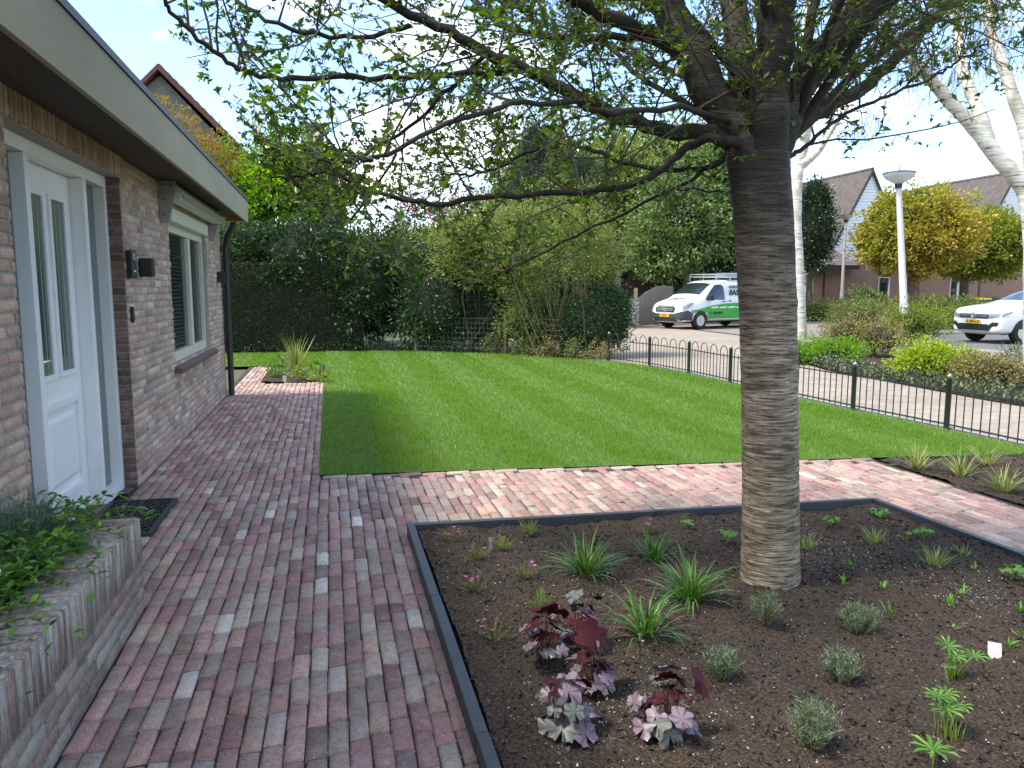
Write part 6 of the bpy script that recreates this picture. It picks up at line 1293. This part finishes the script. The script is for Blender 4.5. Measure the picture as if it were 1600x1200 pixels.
# ---- delivery van
fl, fr_ = G(1100, 513), G(1035, 510.5); ax_c = (fl+fr_)/2; left = (fl-fr_); left.z = 0; left.normalize(); hdg = Vector((-.955, -.297, 0)); ang = math.atan2(hdg.y, hdg.x)
vloc = ax_c+hdg*.95; vloc.z = -.03
van = Vehicle('delivery_van', 'white and green delivery van with roof rack parked by the fence', vloc, ang, [
    (0.0, .34, .70, .62, .60, .52), (-.02, .28, .80, .78, .66, .66), (-.12, .24, .98, .90, .78, .76), (-.34, .23, 1.08, .95, .90, .80), (-.78, .23, 1.18, .965, 1.0, .82), (-1.02, .23, 1.28, .965, 1.04, .81),
    (-1.45, .23, 1.62, .965, 1.06, .79), (-1.78, .23, 1.82, .965, 1.08, .78), (-2.1, .23, 1.88, .965, 1.10, .79), (-2.8, .23, 1.90, .965, 1.12, .80), (-3.8, .23, 1.90, .965, 1.12, .80), (-4.7, .23, 1.88, .96, 1.12, .79), (-5.0, .25, 1.84, .95, 1.12, .77), (-5.1, .35, 1.70, .90, 1.1, .74)])
van.body('paint_white')
van.decal('windscreen', 'car_glass', [(-1.08, -.72), (-1.08, .72), (-1.70, .68), (-1.70, -.68)], 'T', .008, cuts=5)
van.decal('bonnet_lettering', 'lettering_dark', [(-.50, -.35), (-.50, .15), (-.56, .15), (-.56, -.35)], 'T', .008); van.decal('bonnet_lettering', 'lettering_dark', [(-.66, -.30), (-.66, .35), (-.74, .35), (-.74, -.30)], 'T', .008)
van.decal('front_bumper', 'bumper_grey', [(-.90, .30), (.90, .30), (.92, .60), (.86, .68), (.50, .60), (-.50, .60), (-.86, .68), (-.92, .60)], 'F', .012, cuts=6)
van.decal('lower_grille', 'black_plastic', [(-.62, .36), (.62, .36), (.56, .46), (-.56, .46)], 'F', .02, cuts=4)
for s in 'LR':
    sg = 1 if s == 'L' else -1
    van.decal('bumper_corner', 'bumper_grey', [(-.03, .28), (-.52, .28), (-.56, .62), (-.30, .74), (-.06, .68)], s, .012, cuts=4)
    van.decal('side_band', 'paint_green', [(-1.40, .30), (-4.95, .32), (-4.95, 1.02), (-2.8, 1.0), (-2.0, .96), (-1.4, .88), (-.9, .78), (-.45, .73), (-.55, .62), (-1.0, .72), (-1.28, .62)], s, .008, cuts=5)
    van.decal('wheel_arch', 'black_plastic', arc(-.95, .33, .385, -14, 194, 18), s, .014, cuts=2); van.decal('wheel_arch', 'black_plastic', arc(-4.15, .33, .385, -14, 194, 18), s, .014, cuts=2)
    van.decal('sill', 'black_plastic', [(-1.4, .24), (-3.7, .24), (-3.7, .31), (-1.4, .31)], s, .012)
    van.decal('side_window', 'car_glass', [(-1.22, 1.14), (-2.22, 1.12), (-2.22, 1.62), (-2.10, 1.72), (-1.80, 1.70), (-1.50, 1.45)], s, .010, cuts=4)
    van.decal('headlight', 'headlamp', [(-.10, .74), (-.40, .84), (-.66, 1.03), (-.40, 1.0), (-.16, .90)], s, .014, cuts=3)
    van.decal('door_handle', 'black_plastic', [(-2.06, 1.04), (-2.22, 1.04), (-2.22, 1.075), (-2.06, 1.075)], s, .03, cuts=1); van.decal('door_handle', 'black_plastic', [(-2.40, 1.06), (-2.56, 1.06), (-2.56, 1.095), (-2.40, 1.095)], s, .03, cuts=1)
    for xx in (-2.30, -3.55): van.decal('door_seam', 'black_plastic', [(xx, .33), (xx-.008, .33), (xx-.008, 1.78), (xx, 1.78)], s, .0085, cuts=3)
    for k in range(4): van.decal('band_print', 'white_mark', [(-1.5-.45*k, .80), (-1.88-.45*k, .82), (-1.88-.45*k, .87), (-1.5-.45*k, .85)], s, .012, cuts=1)
    for (a, b_) in ((-1.42, -1.50), (-1.60, -1.72), (-1.74, -1.98), (-2.0, -2.12)): van.decal('phone_print', 'lettering_dark', [(a, .58), (b_, .58), (b_, .67), (a, .67)], s, .012, cuts=1)
    van.decal('phone_print', 'lettering_dark', [(-1.42, .545), (-2.1, .545), (-2.1, .557), (-1.42, .557)], s, .012, cuts=1)
    yb = .985
    mM = Matrix(((-sg, 0, 0, -2.80), (0, 0, sg, sg*.958), (0, 1, 0, 1.40), (0, 0, 0, 1)))
    text_mesh('lettering', 'BASZ', .30, 'lettering_dark', van.t, Matrix.Translation((0, -sg*.0, 0)) @ mM, .012, 1.0, .006)
    mM2 = Matrix(((-sg, 0, 0, -2.80), (0, 0, sg, sg*.925), (0, 1, 0, 1.62), (0, 0, 0, 1))); text_mesh('lettering', 'GOELDEN', .15, 'lettering_dark', van.t, mM2, .012, 1.0, .003)
    mi = MB().box(-1.44, -1.26, sg*.98 if sg > 0 else -1.16, 1.16 if sg > 0 else -.98, 1.10, 1.30).build('mirror', 'black_plastic', van.t, bevel=.03)
    van.wheel(-.95, sg*.86, .33, .22); van.wheel(-4.15, sg*.86, .33, .22)
van.decal('grille', 'black_plastic', [(-.50, .66), (.50, .66), (.56, .80), (.42, .90), (-.42, .90), (-.56, .80)], 'F', .014, cuts=4)
for z in (.72, .78, .845): van.decal('grille_bar', 'alloy', [(-.46, z), (.46, z), (.46, z+.022), (-.46, z+.022)], 'F', .026, cuts=3)
pz_ = van.bvh.ray_cast(Vector((2, 0, .78)), Vector((-1, 0, 0)))[0].x
st_ = MB(); st_.tube([(pz_+.04, .10*math.cos(t_), .785+.10*math.sin(t_)) for t_ in np.linspace(0, 2*math.pi, 25)], .012, 6, cap=False)
for a in (90, 210, 330): st_.hexa([(pz_+.03, .016*math.cos(R(a+90)), .785+.016*math.sin(R(a+90))), (pz_+.03, .095*math.cos(R(a)), .785+.095*math.sin(R(a))), (pz_+.03, .016*math.cos(R(a-90)), .785+.016*math.sin(R(a-90))), (pz_+.03, 0, .785), (pz_+.05, .014*math.cos(R(a+90)), .785+.014*math.sin(R(a+90))), (pz_+.045, .095*math.cos(R(a)), .785+.095*math.sin(R(a))), (pz_+.05, .014*math.cos(R(a-90)), .785+.014*math.sin(R(a-90))), (pz_+.055, 0, .785)])
st_.build('emblem', 'chrome', van.t)
def plate(v, zc, txt):
    x_ = v.bvh.ray_cast(Vector((2, 0, zc)), Vector((-1, 0, 0)))[0].x+.035
    p = MB().box(x_-.02, x_, -.26, .26, zc-.055, zc+.055).build('number_plate', 'plate_yellow', v.t, bevel=.002)
    text_mesh('plate_text', txt, .12, 'lettering_dark', p, Matrix(((0, 0, 1, x_+.002), (1, 0, 0, 0), (0, 1, 0, zc), (0, 0, 0, 1))), .001, 1.0, .003)
plate(van, .53, 'VJ-963-V')
rk = empty('roof_rack', (0, 0, 0), 0, van.t); rm = MB()
for s in (-1, 1):
    for z in (2.02, 2.12): rm.tube([(-1.95, s*.72, z), (-4.9, s*.72, z)], .018, 6)
    for x_ in (-1.95, -2.7, -3.4, -4.2, -4.9): rm.tube([(x_, s*.74, 1.86), (x_, s*.72, 2.12)], .016, 6)
rm.build('side_rails', 'alloy', rk)
for x_ in (-1.95, -2.5, -3.1, -3.7, -4.3, -4.9): MB().tube([(x_, -.72, 2.02), (x_, .72, 2.02)], .018, 6).build('cross_bar', 'alloy', rk)
for z in (2.12,): MB().tube([(-1.95, -.72, z), (-1.95, .72, z)], .018, 6).build('cross_bar', 'alloy', rk)
MB().box(-4.9, -2.45, .25, .70, 2.045, 2.17).build('ladder_box', 'alloy', rk, bevel=.01)
# ---- white compact car
wl, wr = G(1577, 536), G(1517, 531); ax_c = (wl+wr)/2; left = Vector((-.02, -1, 0)).normalized(); hdg = Vector((left.y, -left.x, 0)); ang = math.atan2(hdg.y, hdg.x)
cl = ax_c+hdg*.60; cl.z = -.03
car = Vehicle('parked_car', 'white compact crossover car parked nose out by the kerb', cl, ang, [
    (0.0, .34, .74, .66, .62, .58), (-.03, .29, .90, .80, .74, .70), (-.12, .25, 1.00, .88, .86, .79), (-.30, .23, 1.06, .91, .93, .80), (-.75, .23, 1.11, .92, .97, .80), (-1.15, .24, 1.16, .92, .99, .76),
    (-1.55, .24, 1.32, .91, .98, .66), (-1.95, .24, 1.50, .91, 1.0, .60), (-2.4, .24, 1.56, .91, 1.01, .60), (-3.1, .24, 1.55, .91, 1.03, .60), (-3.7, .26, 1.44, .90, 1.05, .58), (-4.05, .30, 1.20, .88, 1.05, .60), (-4.22, .38, 1.02, .80, .95, .62)])
car.body('paint_white')
car.decal('windscreen', 'car_glass', [(-1.28, -.66), (-1.28, .66), (-1.92, .58), (-1.92, -.58)], 'T', .008, cuts=5)
car.decal('grille', 'black_plastic', [(-.50, .72), (.50, .72), (.56, .78), (.52, .84), (-.52, .84), (-.56, .78)], 'F', .012, cuts=4)
for z in (.755, .80): car.decal('grille_bar', 'alloy', [(-.48, z), (.48, z), (.48, z+.012), (-.48, z+.012)], 'F', .02, cuts=3)
car.decal('lower_grille', 'black_plastic', [(-.56, .38), (.56, .38), (.66, .50), (.50, .56), (-.50, .56), (-.66, .50)], 'F', .012, cuts=4); car.decal('lower_trim', 'alloy', [(-.62, .335), (.62, .335), (.60, .37), (-.60, .37)], 'F', .018, cuts=3)
for sg in (-1, 1):
    s = 'L' if sg > 0 else 'R'
    car.decal('fog_light_surround', 'black_plastic', [(sg*.56, .55), (sg*.62, .50), (sg*.80, .52), (sg*.82, .62), (sg*.66, .62)], 'F', .012)
    car.decal('headlight', 'headlamp', [(sg*.52, .77), (sg*.56, .73), (sg*.80, .77), (sg*.84, .86), (sg*.56, .85)], 'F', .014, cuts=3); car.decal('headlight_wing', 'headlamp', [(-.12, .76), (-.40, .88), (-.46, .93), (-.14, .86)], s, .012)
    for (px_, r_) in ((-.85, .39), (-3.42, .39)): car.decal('wheel_arch', 'black_plastic', arc(px_, .335, r_, -16, 196, 18), s, .012, cuts=2); car.wheel(px_, sg*.80, .335, .22, 'alloy', 5)
    car.decal('sill', 'black_plastic', [(-1.25, .24), (-3.0, .24), (-3.0, .38), (-1.25, .38)], s, .010)
    car.decal('side_window', 'car_glass', [(-1.50, 1.03), (-2.62, 1.05), (-2.62, 1.42), (-2.1, 1.42), (-1.85, 1.33)], s, .008, cuts=4); car.decal('side_window', 'car_glass', [(-2.68, 1.05), (-3.5, 1.10), (-3.4, 1.32), (-2.9, 1.42), (-2.68, 1.42)], s, .008, cuts=4)
    MB().box(-1.62, -1.48, .90 if sg > 0 else -1.08, 1.08 if sg > 0 else -.90, .98, 1.12).build('mirror', 'paint_white', car.t, bevel=.03)
ex_ = car.bvh.ray_cast(Vector((2, 0, .79)), Vector((-1, 0, 0)))[0].x+.035
em = MB(); em.tube([(ex_, .075*math.cos(t_), .79+.075*math.sin(t_)) for t_ in np.linspace(0, 2*math.pi, 25)], .009, 6, cap=False)
for (a, b_) in (((-.035, .06), (0, .005)), ((.035, .06), (0, .005)), ((-.06, .03), (-.028, -.06)), ((.06, .03), (.028, -.06)), ((-.028, -.06), (0, -.005)), ((.028, -.06), (0, -.005))): em.tube([(ex_, a[0], .79+a[1]), (ex_, b_[0], .79+b_[1])], .008, 5)
em.lathe([(.07, -.012), (.07, -.008)], (ex_, 0, .79), 24, 0); em.build('emblem', 'chrome', car.t)
plate(car, .62, 'K-904-LB')
